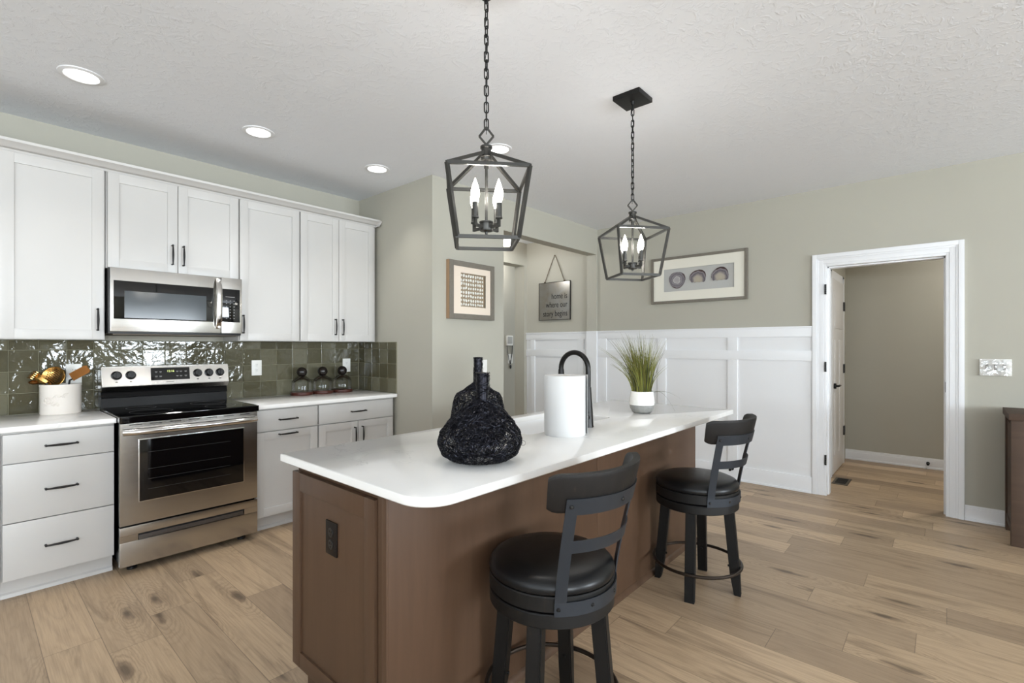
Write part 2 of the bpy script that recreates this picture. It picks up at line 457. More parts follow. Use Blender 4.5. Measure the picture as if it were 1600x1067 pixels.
# walls behind the camera with their windows
def holed(axis, c0, c1, lo, hi, holes):
    """wall slab along x or y with rectangular holes (a0,a1,z0,z1)"""
    m = MB(); a = lo
    def bx(a0, a1, z0, z1):
        if axis == 'x': m.box(a0, a1, c0, c1, z0, z1)
        else: m.box(c0, c1, a0, a1, z0, z1)
    for h in sorted(holes):
        bx(a, h[0], 0, CH)
        if h[2] > 0: bx(h[0], h[1], 0, h[2])
        bx(h[0], h[1], h[3], CH); a = h[1]
    bx(a, hi, 0, CH); return m
rear_h = [(-3.25, -.55, .55, 2.25), (2.25, 4.15, .75, 2.3)]
left_h = [(-4.95, -2.25, .55, 2.25), (-1.05, 1.65, .55, 2.25)]
struct('wall_rear', holed('x', RY - .12, RY, LX - .12, XF + .12, rear_h), 'wall')
struct('wall_left', holed('y', LX - .12, LX, RY, YW, left_h), 'wall')
M['pane'] = clear('window glass')
def window(i, axis, h):
    a0, a1, z0, z1 = h; m = MB(); p = MB()
    def bx(mm, u0, u1, w0, w1, z0, z1):
        if axis == 'x': mm.box(u0, u1, RY + w0, RY + w1, z0, z1)
        else: mm.box(LX + w0, LX + w1, u0, u1, z0, z1)
    for (u0, u1, q0, q1) in ((a0 - .07, a0 + .03, z0 - .07, z1 + .07), (a1 - .03, a1 + .07, z0 - .07, z1 + .07), (a0, a1, z0 - .07, z0 + .03), (a0, a1, z1 - .03, z1 + .07),
                             ((a0 + a1) / 2 - .03, (a0 + a1) / 2 + .03, z0, z1), (a0, a1, (z0 + z1) / 2 - .02, (z0 + z1) / 2 + .02)):
        bx(m, u0, u1, 0, .02, q0, q1)
    bx(p, a0, a1, -.09, -.085, z0, z1)
    f = struct('window_%d' % i, m, 'white_trim'); p.build('pane', 'pane', f)
for i, h in enumerate(rear_h): window(i + 1, 'x', h)
for i, h in enumerate(left_h): window(i + 3, 'y', h)

# wainscot boards (board and batten) on the right wall, jamb and hall back wall
def boards_x(name, xs, y0, y1, stiles, extra=None):
    """white panelling on a wall facing -X whose plastered face is at xs"""
    m = MB(); m.box(xs - .006, xs + .002, y0, y1, 0, 1.50)
    m.box(xs - .020, xs, y0, y1, 1.42, 1.505, .0015); m.box(xs - .030, xs, y0, y1, 1.503, 1.516, .002)
    m.box(xs - .020, xs, y0, y1, 1.20, 1.29, .0015); m.box(xs - .020, xs, y0, y1, 0, .145, .0015); m.box(xs - .03, xs, y0, y1, 0, .018, .004)
    for a, b in stiles: m.box(xs - .0195, xs, a, b, .1, 1.45, .001)
    if extra: extra(m)
    return struct(name, m, 'white_trim')
boards_x('trim_1', XF, .895, YB - .002, [(3.018, 3.146), (2.277, 2.37), (1.536, 1.63)])
boards_x('trim_2', 5.19, 3.282, 4.308, [(4.16, 4.235), (3.375, 3.46)])
m = MB(); m.box(5.09, 5.0995, 3.1502, 3.285, 0, 1.505); m.box(5.09, 5.125, 3.1400, 3.1498, 0, 1.505); m.box(5.082, 5.11, 3.132, 3.285, 1.503, 1.516)
struct('trim_3', m, 'white_trim')

# doorway casing
D0, D1, DT = -.01, .785, 2.045
m = MB()
for a, b, p in ((.006, .022, .010), (.022, .060, .014), (.060, .074, .018), (.074, .108, .024)):
    e = .0015
    m.box(XF - p, XF + .002, D1 + a, D1 + b, 0, DT + b, e); m.box(XF - p, XF + .002, D0 - b, D0 - a, 0, DT + b, e)
    m.box(XF - p, XF + .002, D0 - a, D1 + a, DT + a, DT + b, e)
struct('trim_4', m, 'white_trim')
m = MB(); m.box(5.122, 5.262, D1, D1 + .018, 0, DT + .018, .001); m.box(5.122, 5.262, D0 - .018, D0, 0, DT + .018, .001); m.box(5.122, 5.262, D0, D1, DT, DT + .018, .001)
m.box(5.175, 5.262, D1 - .012, D1, 0, DT, .001); m.box(5.175, 5.262, D0, D0 + .012, 0, DT, .001); m.box(5.175, 5.262, D0, D1, DT - .012, DT, .001)
jamb = struct('trim_5', m, 'white_trim')
for z in (1.84, 1.15, .32):
    h = MB(); y = D1 + .006
    for k in range(5): h.cyl((5.112, y, z - .045 + k * .018), (5.112, y, z - .045 + k * .018 + .0165), .008, n=10)
    h.box(5.114, 5.124, y - .004, y + .006, z - .04, z + .04)
    h.build('door_hinge', 'hinge', jamb, label='black hinge')
MB().box(5.145, 5.17, D0 - .001, D0 + .003, .97, 1.05, .001).build('strike_plate', 'pull', jamb, label='dark strike plate')

def baseboard(name, axis, face, a0, a1, sgn):
    """baseboard against a wall face; sgn = direction into the room"""
    m = MB()
    for p, z0, z1 in ((.016, 0, .088), (.012, .088, .102), (.008, .102, .115), (.024, 0, .018)):
        lo, hi = sorted((face, face + sgn * p))
        if axis == 'y': m.box(lo, hi, a0, a1, z0, z1, .0015)
        else: m.box(a0, a1, lo, hi, z0, z1, .0015)
    return struct(name, m, 'white_trim')
baseboard('baseboard_right', 'y', XF, RY, D0 - .11, -1)
baseboard('baseboard_utility_back', 'y', 6.99, -1.5, .88, -1)
baseboard('baseboard_utility_left', 'x', .88, 5.264, 5.845, -1)
baseboard('baseboard_pantry', 'x', YB, XR + .0, 3.445, -1)
baseboard('baseboard_pantry_side', 'y', XR, YB, 3.6, -1)

# utility room door in its left wall
m = MB()
for a, b in ((5.85, 5.94), (6.66, 6.75)): m.box(a, b, .862, .88, 0, 2.12, .003); m.box(a + .02, b - .02, .856, .87, 0, 2.10, .003)
m.box(5.85, 6.75, .862, .88, 2.035, 2.12, .003)
struct('trim_6', m, 'white_trim')
d = struct('door_1', MB().box(5.943, 6.657, .855, .875, .012, 2.033, .002), 'doorpaint')
pm = MB()
for x0, x1, z0, z1 in ((6.03, 6.57, 1.52, 1.92), (6.03, 6.27, .2, 1.40), (6.33, 6.57, .2, 1.40)):
    for k in (0, 1):
        o_ = k * .035; pm.box(x0 + o_, x1 - o_, .849 - k * .001, .857, z0 + o_, z1 - o_, .004)
pm.build('raised_panels', 'doorpaint', d)
h = MB(); h.cyl((6.01, .855, .92), (6.01, .835, .92), .028); h.cyl((6.01, .84, .92), (6.01, .815, .92), .01); h.tube([(6.01, .815, .92), (6.06, .812, .923), (6.13, .812, .92)], [.011, .010, .007])
h.build('lever_handle', 'hinge', d, label='black lever handle')
for z in (1.78, 1.08, .38): MB().box(6.625, 6.685, .842, .8555, z - .05, z + .05, .002).build('hinge', 'hinge', d)

# floor register, door stops
v = T('floor_vent', 'brown metal floor vent inside the doorway on the plank floor', 'vent', (5.755, .755, 0))
m = MB(); m.box(5.61, 5.90, .69, .82, 0, .006, .002); m.build('vent_frame', 'vent', v)
m = MB()
for k in range(15): m.box(5.645 + k * .0155, 5.653 + k * .0155, .71, .80, .0055, .0075)
m.build('louvers', 'hinge', v)
def doorstop(c, dx, lab):
    m = MB(); m.cyl((c[0], c[1], c[2]), (c[0] + dx * .012, c[1], c[2]), .016, n=14); m.cyl((c[0], c[1], c[2]), (c[0] + dx * .07, c[1], c[2]), .007, n=12); m.cyl((c[0] + dx * .06, c[1], c[2]), (c[0] + dx * .078, c[1], c[2]), .012, n=14)
    m.build('door_stop', 'hinge', thing=(lab, 'door stop'))
doorstop((6.974, .13, .062), -1, 'black door stop on the baseboard inside the doorway')
doorstop((5.104, 1.58, .115), -1, 'black door stop on the white wainscot base behind the far stool')

# ------------------------------------------------------------------ cabinets
def shaker(m, x0, x1, z0, z1, yf, st=.057, rail=.057):
    e = .0012
    m.box(x0, x0 + st, yf, yf + .02, z0, z1, e); m.box(x1 - st, x1, yf, yf + .02, z0, z1, e)
    m.box(x0 + st, x1 - st, yf, yf + .02, z0, z0 + rail, e); m.box(x0 + st, x1 - st, yf, yf + .02, z1 - rail, z1, e)
    m.box(x0 + st - .004, x1 - st + .004, yf + .009, yf + .018, z0 + rail - .004, z1 - rail + .004)
    return m
def pull(parent, x, z, yf, vertical, L=.128):
    pts = []; rr = []
    for k in range(13):
        u = -1 + k / 6; o = .024 + .004 * (1 - u * u)
        pts.append(((x, yf - o, z + u * L / 2) if vertical else (x + u * L / 2, yf - o, z))); rr.append(.0038 + .0028 * (1 - abs(u) ** 1.6))
    def e(u): return ((x, yf, z + u * L / 2), (x, yf - .024, z + u * L / 2)) if vertical else ((x + u * L / 2, yf, z), (x + u * L / 2, yf - .024, z))
    m = MB(); m.tube(pts, rr, 8)
    for u in (-1, 1): a, b = e(u); m.cyl(a, b, .0058, .0045, 10); m.sphere(b, .006, n=10)
    return m.build('handle', 'pull', parent, label='matte black bar pull')

def upper(x0, x1, z0, label, doors, grp='upper cabinets above the green tiles'):
    c = T('wall_cabinet', label, 'cabinet', ((x0 + x1) / 2, 4.1, z0), grp)
    MB().box(x0, x1, 3.942, YW - .001, z0, 2.44, .001).build('cabinet_body', 'cab', c)
    for dx0, dx1, hx in doors:
        d = shaker(MB(), dx0, dx1, z0 + .004, 2.425, 3.92).build('door', 'cab', c)
        pull(d, hx, z0 + .125, 3.92, True)
    return c
upper(-.46, .144, 1.372, 'white shaker wall cabinet at the far left edge of the picture, mostly out of view', [(-.455, -.16, -.2), (-.156, .140, -.116)])
upper(.146, .607, 1.372, 'tall white single-door wall cabinet left of the microwave', [(.15, .6, .568)])
upper(.610, 1.379, 1.825, 'short white two-door wall cabinet directly above the microwave', [(.618, .990, .958), (.994, 1.373, 1.022)])
upper(1.381, 1.836, 1.372, 'white single-door wall cabinet immediately right of the microwave', [(1.385, 1.83, 1.404)])
upper(1.838, 2.547, 1.372, 'white two-door wall cabinet at the right end of the upper row', [(1.842, 2.176, 2.142), (2.180, 2.524, 2.210)])
prof = [(3.945, 2.428), (3.93, 2.428), (3.925, 2.440), (3.905, 2.444), (3.893, 2.452), (3.878, 2.462), (3.862, 2.468), (3.858, 2.482), (3.945, 2.482)]
m = MB().prism(prof, 'x', -.5, 2.552)
m.prism([(2.547 + (3.945 - y) * .34, z) for y, z in prof], 'y', 3.87, 4.2)
m.build('crown_molding', 'cab', thing=('white crown molding running along the top of the wall cabinets', 'molding'), smooth=20)

def base_body(c, x0, x1):
    m = MB(); m.prism([(3.667, .105), (YW - .02, .105), (YW - .02, .884), (3.667, .884)], 'x', x0, x1); m.build('cabinet_body', 'cab', c)
    m = MB(); m.box(x0, x1, 3.722, 3.74, 0, .11); m.prism([(3.722, 0), (3.708, 0), (3.712, .018), (3.722, .026)], 'x', x0, x1); m.build('toe_kick', 'cab', c)
def base(x0, x1, label, drawers, doors, grp='white base cabinets'):
    c = T('base_cabinet', label, 'cabinet', ((x0 + x1) / 2, 3.95, 0), grp); base_body(c, x0, x1)
    for dx0, dx1, z0, z1 in drawers:
        d = MB().box(dx0, dx1, 3.645, 3.665, z0, z1, .0015).build('drawer', 'cab', c); pull(d, (dx0 + dx1) / 2, (z0 + z1) / 2, 3.645, False)
    for dx0, dx1, hx, hz, vert in doors:
        d = shaker(MB(), dx0, dx1, .110, .714, 3.645).build('door', 'cab', c); pull(d, hx, hz, 3.645, vert)
base(-.46, .144, 'white drawer cabinet cut by the left edge of the picture', [(-.455, .139, .72, .868), (-.455, .139, .41, .714), (-.455, .139, .11, .404)], [])
base(.145, .607, 'white three-drawer base cabinet left of the stove', [(.15, .603, .72, .870), (.15, .603, .409, .714), (.15, .603, .11, .403)], [])
base(1.385, 1.850, 'white base cabinet beside the stove with one drawer over a pull-out door', [(1.39, 1.846, .722, .872)], [(1.39, 1.846, 1.616, .690, False)])
base(1.851, 2.556, 'white base cabinet in the corner with a wide drawer over two doors', [(1.857, 2.536, .722, .872)], [(1.857, 2.194, 2.163, .60, True), (2.199, 2.536, 2.232, .60, True)])

def slab(poly, z0, z1, hole=None, bev=.004):
    """countertop slab from a counter-clockwise polygon (with an optional hole) and eased edges"""
    def offs(ps, d):
        out = []; n = len(ps)
        for i in range(n):
            a, b, c = Vector(ps[i - 1]), Vector(ps[i]), Vector(ps[(i + 1) % n]); e1, e2 = (b - a).normalized(), (c - b).normalized()
            n1, n2 = Vector((-e1.y, e1.x)), Vector((-e2.y, e2.x)); q = (n1 + n2); q /= max(.3, 1 + n1.dot(n2)); out.append(tuple(b + q * d))
        return out
    bm = bmesh.new()
    def ring(ps, z): return [bm.verts.new((x, y, z)) for x, y in ps]
    def walls(rs):
        for a, b in zip(rs, rs[1:]):
            for i in range(len(a)): j = (i + 1) % len(a); bm.faces.new((a[i], a[j], b[j], b[i]))
    o = [ring(offs(poly, bev), z0), ring(poly, z0 + bev), ring(poly, z1 - bev), ring(offs(poly, bev * .3), z1 - bev * .3), ring(offs(poly, bev), z1)]; walls(o)
    h = [ring(hole, z0), ring(hole, z1)] if hole else None
    if h: walls(h)
    for k in (0, -1):
        ed = []
        for r_ in [o[k]] + ([h[k]] if h else []):
            for i in range(len(r_)):
                e = bm.edges.get((r_[i], r_[(i + 1) % len(r_)])); ed.append(e)
        bmesh.ops.triangle_fill(bm, edges=ed, use_beauty=True)
    bmesh.ops.recalc_face_normals(bm, faces=bm.faces)
    m = MB(); m.bm.free(); m.bm = bm; return m
slab([(-.46, 3.615), (.609, 3.615), (.609, YW - .014), (-.46, YW - .014)], .884, .914, bev=.003).build('countertop', 'quartz', thing=('white quartz countertop left of the stove under the utensil crock', 'countertop', 'countertops'))
slab([(1.377, 3.615), (XR - .014, 3.615), (XR - .014, YW - .014), (1.377, YW - .014)], .884, .914, bev=.003).build('countertop', 'quartz', thing=('white quartz countertop right of the stove under the three glass jars', 'countertop', 'countertops'))

# ------------------------------------------------------------------ tile backsplash
random.seed(4)
bs = T('tile_backsplash', 'long glossy olive green tile backsplash behind the stove and counters', 'backsplash', (1.2, YW - .006, .914), 'green tile backsplashes')
MB().box(-.46, XR - .001, YW - .005, YW - .0005, .9145, 1.371).build('grout', 'grout', bs)
bs2 = T('tile_backsplash', 'short green tile backsplash on the return wall in the kitchen corner', 'backsplash', (XR - .003, 3.95, .914), 'green tile backsplashes')
MB().box(XR - .005, XR - .0005, 3.636, YW - .005, .9145, 1.371).build('grout', 'grout', bs2)
tb = bmesh.new(); tone = tb.faces.layers.float.new('tone')
def finish_tiles(parent):
    bmesh.ops.recalc_face_normals(tb, faces=tb.faces)
    mt = MB(); mt.bm.free(); mt.bm = tb
    mt.build('tiles', 'tile', parent)
def tile(P, u0, u1, z0, z1):
    """P(u,z,d): u along wall, d out of the wall"""
    g = .0016; u0 += g; u1 -= g; z0 += g; z1 -= g; tv = random.random() ** 1.2
    if u1 - u0 < .006 or z1 - z0 < .006: return
    t1, t2, dd = random.uniform(-.0016, .0016), random.uniform(-.0016, .0016), random.uniform(.0085, .0105)
    def dep(u, z): return dd + t1 * ((u - u0) / (u1 - u0) - .5) * 2 + t2 * ((z - z0) / (z1 - z0) - .5) * 2
    e = .0022
    bot = [tb.verts.new(P(u, z, .004)) for u, z in ((u0, z0), (u1, z0), (u1, z1), (u0, z1))]
    mid = [tb.verts.new(P(u, z, dep(u, z) - e)) for u, z in ((u0, z0), (u1, z0), (u1, z1), (u0, z1))]
    top = [tb.verts.new(P(u, z, dep(u, z))) for u, z in ((u0 + e, z0 + e), (u1 - e, z0 + e), (u1 - e, z1 - e), (u0 + e, z1 - e))]
    fs = [tb.faces.new(top)]
    for i in range(4):
        j = (i + 1) % 4; fs += [tb.faces.new((bot[i], bot[j], mid[j], mid[i])), tb.faces.new((mid[i], mid[j], top[j], top[i]))]
    for f in fs: f[tone] = tv
zs = [.9145, 1.043, 1.176, 1.308, 1.3705]
us = [-.46] + [.199 + .1325 * k for k in range(-4, 18)] + [XR - .013]
for a, b_ in zip(us, us[1:]):
    for z0, z1 in zip(zs, zs[1:]): tile(lambda u, z, d: (u, YW - d, z), a, b_, z0, z1)
finish_tiles(bs); tb = bmesh.new(); tone = tb.faces.layers.float.new('tone')
ys = [YW - .013, 4.146, 4.022, 3.896, 3.767, 3.638]
for a, b_ in zip(ys, ys[1:]):
    for z0, z1 in zip(zs, zs[1:]): tile(lambda u, z, d: (XR - d, -u, z), -a, -b_, z0, z1)
finish_tiles(bs2)

# ------------------------------------------------------------------ wall plates
def outlet(P, u, z, lab, plate='plate', face=None, w=.078, h=.125, grp=None, hole='platedark'):
    """P(u,z,d)->world; duplex outlet"""
    o = T('wall_outlet', lab, 'outlet', P(u, z, 0), grp)
    def bx(u0, u1, z0, z1, d0, d1, bev=0):
        a, b_ = Vector(P(u0, z0, d0)), Vector(P(u1, z1, d1)); lo = [min(p, q) for p, q in zip(a, b_)]; hi = [max(p, q) for p, q in zip(a, b_)]
        return MB().box(lo[0], hi[0], lo[1], hi[1], lo[2], hi[2], bev)
    bx(u - w / 2, u + w / 2, z - h / 2, z + h / 2, 0, .006, .002).build('cover_plate', plate, o)
    for s in (-1, 1):
        cz = z + s * .021; ax = (Vector(P(0, 0, 1)) - Vector(P(0, 0, 0)))
        f = MB().lathe([(0, 0), (.0168, 0), (.0168, .0015), (.0155, .0025), (0, .0025)], P(u, cz, .006), 24, ax).build('receptacle', face or plate, o)
        q = MB()
        for du, dz, ww, hh in ((-.006, .004, .0018, .007), (.006, .004, .0018, .006), (0, -.007, .004, .004)):
            a, b_ = Vector(P(u + du - ww / 2, cz + dz - hh / 2, .0083)), Vector(P(u + du + ww / 2, cz + dz + hh / 2, .0092))
            q.box(*[v for pr_ in zip([min(x, y) for x, y in zip(a, b_)], [max(x, y) for x, y in zip(a, b_)]) for v in pr_])
        q.build('slots', hole, f)
    return o
PW = lambda u, z, d: (u, YW - .0095 - d, z)
outlet(PW, .497, 1.155, 'white duplex outlet on the green tiles behind the utensil crock', grp='outlets on the tile backsplash')
outlet(PW, 1.626, 1.155, 'white duplex outlet on the green tiles just right of the stove', grp='outlets on the tile backsplash')
outlet(PW, 2.435, 1.153, 'white duplex outlet on the green tiles behind the rightmost glass jar', grp='outlets on the tile backsplash')
outlet(lambda u, z, d: (.874 - d, -u, z), -1.618, .655, 'dark bronze outlet set in the end panel of the brown island', 'bronze', 'blackplastic', .075, .118, hole='blackenamel')
outlet(lambda u, z, d: (XF - .006 - d, -u, z), -1.72, .52, 'white outlet low on the wainscot behind the back of the far stool')

o = T('light_switch', 'white triple switch plate in plastic wrap on the wall right of the doorway', 'switch', (5.128, -.288, 1.112))
MB().box(5.122, 5.129, -.374, -.202, 1.112, 1.236, .003).build('cover_plate', 'plate', o)
for k in range(3):
    y = -.242 - k * .046; MB().prism([(5.123, 1.162), (5.113, 1.186), (5.123, 1.186)], 'y', y - .005, y + .005).build('toggle', 'plate', o)
    MB().box(5.1208, 5.1224, y - .008, y + .008, 1.155, 1.195).build('toggle_slot', 'print', o)
M['film'] = clear('clear plastic film', .3, .08)
random.seed(3)
ws = {}
def filmf(u, v, k):
    key = (round(u, 3), round(v, 3))
    if key not in ws: ws[key] = random.uniform(0, .006)
    return Vector((5.1105 - ws[key] + k * .0006, u, v))
MB().sheet(filmf, [-.372 + .168 * i / 16 for i in range(17)], [1.114 + .12 * i / 10 for i in range(11)], 1).build('plastic_wrap', 'film', o, smooth=20)

o = T('light_switch', 'white single switch plate on the wall behind the tall wire gourd', 'switch', (3.175, YB, 1.09))
MB().box(3.138, 3.214, YB - .006, YB, 1.09, 1.21, .002).build('cover_plate', 'plate', o)
MB().box(3.17, 3.182, YB - .014, YB - .005, 1.138, 1.162, .002).build('toggle', 'plate', o)

# ------------------------------------------------------------------ microwave
mw = T('microwave', 'stainless over-the-range microwave hanging above the stove', 'microwave', (.99, 4.05, 1.40))
MB().box(.614, 1.374, 3.872, YW - .011, 1.412, 1.822, .002).build('housing', 'blackplastic', mw)
MB().box(.64, 1.35, 3.90, 4.22, 1.404, 1.413, .002).build('grease_filter_panel', 'vent', mw)
d = MB().box(.618, 1.232, 3.845, 3.873, 1.425, 1.822, .004).build('door', 'steel', mw)
MB().box(.634, 1.185, 3.8425, 3.847, 1.503, 1.742, .001).build('door_glass', 'blackglass', d)
MB().box(.687, 1.140, 3.8415, 3.8440, 1.511, 1.680).build('window_screen', 'greyglass', d)
hp = []
for k in range(17):
    u = -1 + k / 8; hp.append((1.213, 3.845 - .012 - .036 * (1 - u ** 4), 1.634 + u * .178))
hm = MB()
us_ = hp
hm.sheet(lambda i, v, k: Vector((us_[int(i)][0] + v, us_[int(i)][1] + k * .012 + abs(v) * .25, us_[int(i)][2])), list(range(17)), [-.016, -.009, 0, .009, .016], 1)
for z in (1.47, 1.798): hm.cyl((1.213, 3.846, z), (1.213, 3.82, z), .008)
hm.build('handle', 'steelbright', d, label='curved vertical steel handle')
p = MB().box(1.236, 1.372, 3.847, 3.873, 1.425, 1.822, .003).build('control_panel', 'steel', mw)
MB().box(1.241, 1.357, 3.8445, 3.849, 1.505, 1.742, .001).build('keypad_glass', 'blackglass', p)
k_ = MB()
for r_ in range(7):
    for c_ in range(3): k_.box(1.268 + c_ * .025 - .004, 1.268 + c_ * .025 + .004, 3.8437, 3.8447, 1.53 + r_ * .021, 1.534 + r_ * .021)
k_.box(1.262, 1.322, 3.8437, 3.8447, 1.684, 1.687)
k_.build('key_legends', 'print', p)

# ------------------------------------------------------------------ range
rg = T('range', 'stainless electric stove with black glass cooktop between the white base cabinets', 'stove', (.993, 3.9, 0))
MB().box(.622, 1.364, 3.60, 4.20, .05, .90, .002).build('body', 'blackenamel', rg)
for x in (.69, 1.30):
    for y in (3.66, 4.1): m = MB(); m.cyl((x, y, 0), (x, y, .012), .026, n=16); m.cyl((x, y, .01), (x, y, .06), .014, n=12); m.build('foot', 'blackplastic', rg)
m = MB().box(.612, 1.376, 3.548, 4.15, .884, .926, .010, 3); m.build('cooktop', 'blackglass', rg)
for x, y, r_ in ((.80, 3.72, .11), (1.19, 3.72, .09), (.80, 3.98, .08), (1.19, 3.98, .105)):
    MB().lathe([(r_ - .0012, 0), (r_ + .0012, 0), (r_ + .0012, .0006), (r_ - .0012, .0006)], (x, y, .9258), 48, closed=True).build('burner_ring', 'printdark', rg)
m = MB(); m.box(.616, 1.372, 3.566, 3.602, .284, .882, .006, 3)
d = m.build('oven_door', 'steel', rg)
MB().box(.703, 1.286, 3.5635, 3.57, .410, .783, .003).build('window_trim', 'steelbright', d)
MB().box(.708, 1.281, 3.5615, 3.568, .415, .778, .002).build('oven_window', 'blackglass', d)
m = MB()
for z in (.48, .54, .60, .70): m.box(.75, 1.20, 3.5606, 3.5618, z, z + .0015)
m.build('rack_lines', 'platedark', d)
for k in range(7): MB().box(.66 + k * .1, .72 + k * .1, 3.5640, 3.570, .869, .873).build('vent_slot', 'blackenamel', d)
m = MB(); hh = []
for k in range(25):
    u = -1 + k / 12; hh.append((.994 + u * .362, 3.566 - .012 - .034 * (1 - abs(u) ** 5), .832))
m.tube(hh, [.0205] * 25, 14)
for x in (.655, 1.333): m.box(x - .02, x + .02, 3.54, 3.57, .818, .846, .004)
m.build('door_handle', 'steelbright', d, label='full-width rounded steel bar handle')
m = MB(); pr_ = [(.616, .046), (1.372, .046), (1.372, .276), (.616, .276)]
m.box(.616, 1.372, 3.566, 3.602, .046, .188, .003); m.box(.616, 1.372, 3.566, 3.602, .226, .276, .003); m.box(.616, .702, 3.566, 3.602, .188, .226); m.box(1.286, 1.372, 3.566, 3.602, .188, .226); m.box(.70, 1.29, 3.59, 3.602, .18, .23)
dr = m.build('storage_drawer', 'steel', rg)
MB().prism([(3.590, .190), (3.568, .190), (3.575, .213), (3.590, .213)], 'x', .706, 1.282).build('grip_lip', 'steelbright', dr)
MB().box(.700, 1.288, 3.586, 3.591, .186, .228).build('grip_recess', 'blackplastic', dr)
m = MB().prism([(4.105, 1.066), (4.128, 1.032), (4.238, 1.032), (4.238, 1.198), (4.135, 1.198), (4.128, 1.195)], 'x', .617, 1.371, .002)
bg = m.build('backguard', 'steel', rg)
m = MB(); m.prism([(4.140, .92), (4.150, .985), (4.135, .99), (4.150, 1.033), (4.238, 1.033), (4.238, .92)], 'x', .618, 1.370, .002); m.build('backguard_base', 'blackenamel', bg)
th = math.atan2(.023, .129)   # tilt of the control face
def face(x, z, d):  # point on the tilted control face
    f = (z - 1.066) / .129; return (x, 4.105 + .023 * f - d * math.cos(th), z + d * math.sin(th) * .0)
nrm = Vector((0, -math.cos(th), math.sin(th)))
for x in (.694, .770, 1.165, 1.239, 1.313):
    kb = MB().lathe([(0, .0), (.030, 0), (.029, .006), (.0235, .009), (.0215, .022), (.0195, .025), (0, .025)], face(x, 1.137, -.001), 24, nrm).build('knob', 'blackplastic', rg)
    c0 = Vector(face(x, 1.137, 0)) + nrm * .024
    MB().bar(c0 + Vector((0, -.004, -.021)), c0 + Vector((0, .004, .021)) * 1, .010, .012, up=(0, 1, 0)).build('knob_grip', 'blackplastic', kb)
    q = MB(); c1 = Vector(face(x, 1.094, .001)); q.box(c1.x - .006, c1.x + .006, c1.y - .0005, c1.y + .001, c1.z - .003, c1.z + .003); q.build('burner_symbol', 'printdark', bg)
q = MB(); a0, a1 = Vector(face(.882, 1.096, .001)), Vector(face(1.114, 1.182, .001))
q.hexa([(.882, a0.y - .001, a0.z), (1.114, a0.y - .001, a0.z), (1.114, a0.y + .004, a0.z), (.882, a0.y + .004, a0.z), (.882, a1.y - .001, a1.z), (1.114, a1.y - .001, a1.z), (1.114, a1.y + .004, a1.z), (.882, a1.y + .004, a1.z)])
dp = q.build('display', 'blackglass', bg)
ydir = Vector((0, .023, .129)).normalized()
text('12:16', .020, 'led', 'clock_digits', dp, face(.975, 1.150, .0028), (1, 0, 0), ydir)
for x, z, s_ in ((.905, 1.153, 'BAKE'), (.930, 1.153, 'BROIL'), (.905, 1.122, 'CLEAN'), (.930, 1.122, 'COOK'), (1.030, 1.153, 'UP'), (1.052, 1.153, 'TIMER'), (1.082, 1.153, 'START'), (1.030, 1.122, 'DN'), (1.052, 1.122, 'LIGHT'), (1.082, 1.122, 'OFF')):
    q = MB(); c1 = Vector(face(x, z, .0026)); q.box(c1.x, c1.x + .015, c1.y - .0003, c1.y + .0006, c1.z, c1.z + .0028); q.box(c1.x + .002, c1.x + .013, c1.y - .0003, c1.y + .0006, c1.z - .005, c1.z - .003)
    q.build('button_legend', 'print', dp)
text('FRIGIDAIRE', .0095, 'printdark', 'maker_lettering', bg, face(.968, 1.079, .0012), (1, 0, 0), ydir)

# ------------------------------------------------------------------ island
isl = T('kitchen_island', 'brown stained wood kitchen island base under the white quartz top', 'island', (2.1, 1.6, 0))
m = MB(); sec = [(1.287, 0), (1.828, 0), (1.828, .098), (1.905, .098), (1.905, .883), (1.287, .883)]
m.prism(sec, 'x', .887, .905); m.prism(sec, 'x', 3.332, 3.35); m.box(.905, 3.332, 1.287, 1.300, 0, .883); m.box(.905, 3.332, 1.89, 1.905, .098, .883); m.box(.905, 3.332, 1.30, 1.89, .098, .112); m.box(.905, 3.332, 1.815, 1.828, 0, .098)
m.build('cabinet_body', 'maple', isl)
m = MB()
e = .002; y0, y1, z0, z1, xf = 1.343, 1.912, .098, .846, .866
st = .06
m.box(xf, xf + .02, y0, y0 + st, z0, z1, e); m.box(xf, xf + .02, y1 - st, y1, z0, z1, e); m.box(xf, xf + .02, y0 + st, y1 - st, z0, z0 + st, e); m.box(xf, xf + .02, y0 + st, y1 - st, z1 - st - .01, z1, e)
m.box(xf + .008, xf + .02, y0 + st - .004, y1 - st + .004, z0 + st - .004, z1 - st)
m.build('end_panel', 'maple', isl)
m = MB(); m.box(.868, .888, 1.281, 1.306, 0, .883, .002); m.box(.874, .888, 1.306, 1.336, 0, .883, .002); m.build('corner_post', 'maple', isl)
MB().box(.874, 2.0805, 1.280, 1.289, .0, .883, .001).build('back_panel', 'maple', isl)
MB().box(2.0835, 3.352, 1.280, 1.289, .0, .883, .001).build('back_panel', 'maple', isl)
MB().prism([(1.280, 0), (1.264, 0), (1.266, .014), (1.274, .026), (1.280, .03)], 'x', .874, 3.352).build('shoe_molding', 'maple', isl)
def rounded(x0, x1, y0, y1, rs, n=10):
    """rs radii for corners (x0,y0),(x1,y0),(x1,y1),(x0,y1)"""
    pts = []
    for (cx, cy, a), r_ in zip(((x0, y0, 180), (x1, y0, 270), (x1, y1, 0), (x0, y1, 90)), rs):
        sx = 1 if cx == x0 else -1; sy = 1 if cy == y0 else -1
        for k in range(n + 1):
            t_ = R(a + 90 * k / n); pts.append((cx + sx * r_ + r_ * math.cos(t_), cy + sy * r_ + r_ * math.sin(t_)))
    return pts
SX0, SX1, SY0, SY1 = 1.785, 2.54, 1.462, 1.865
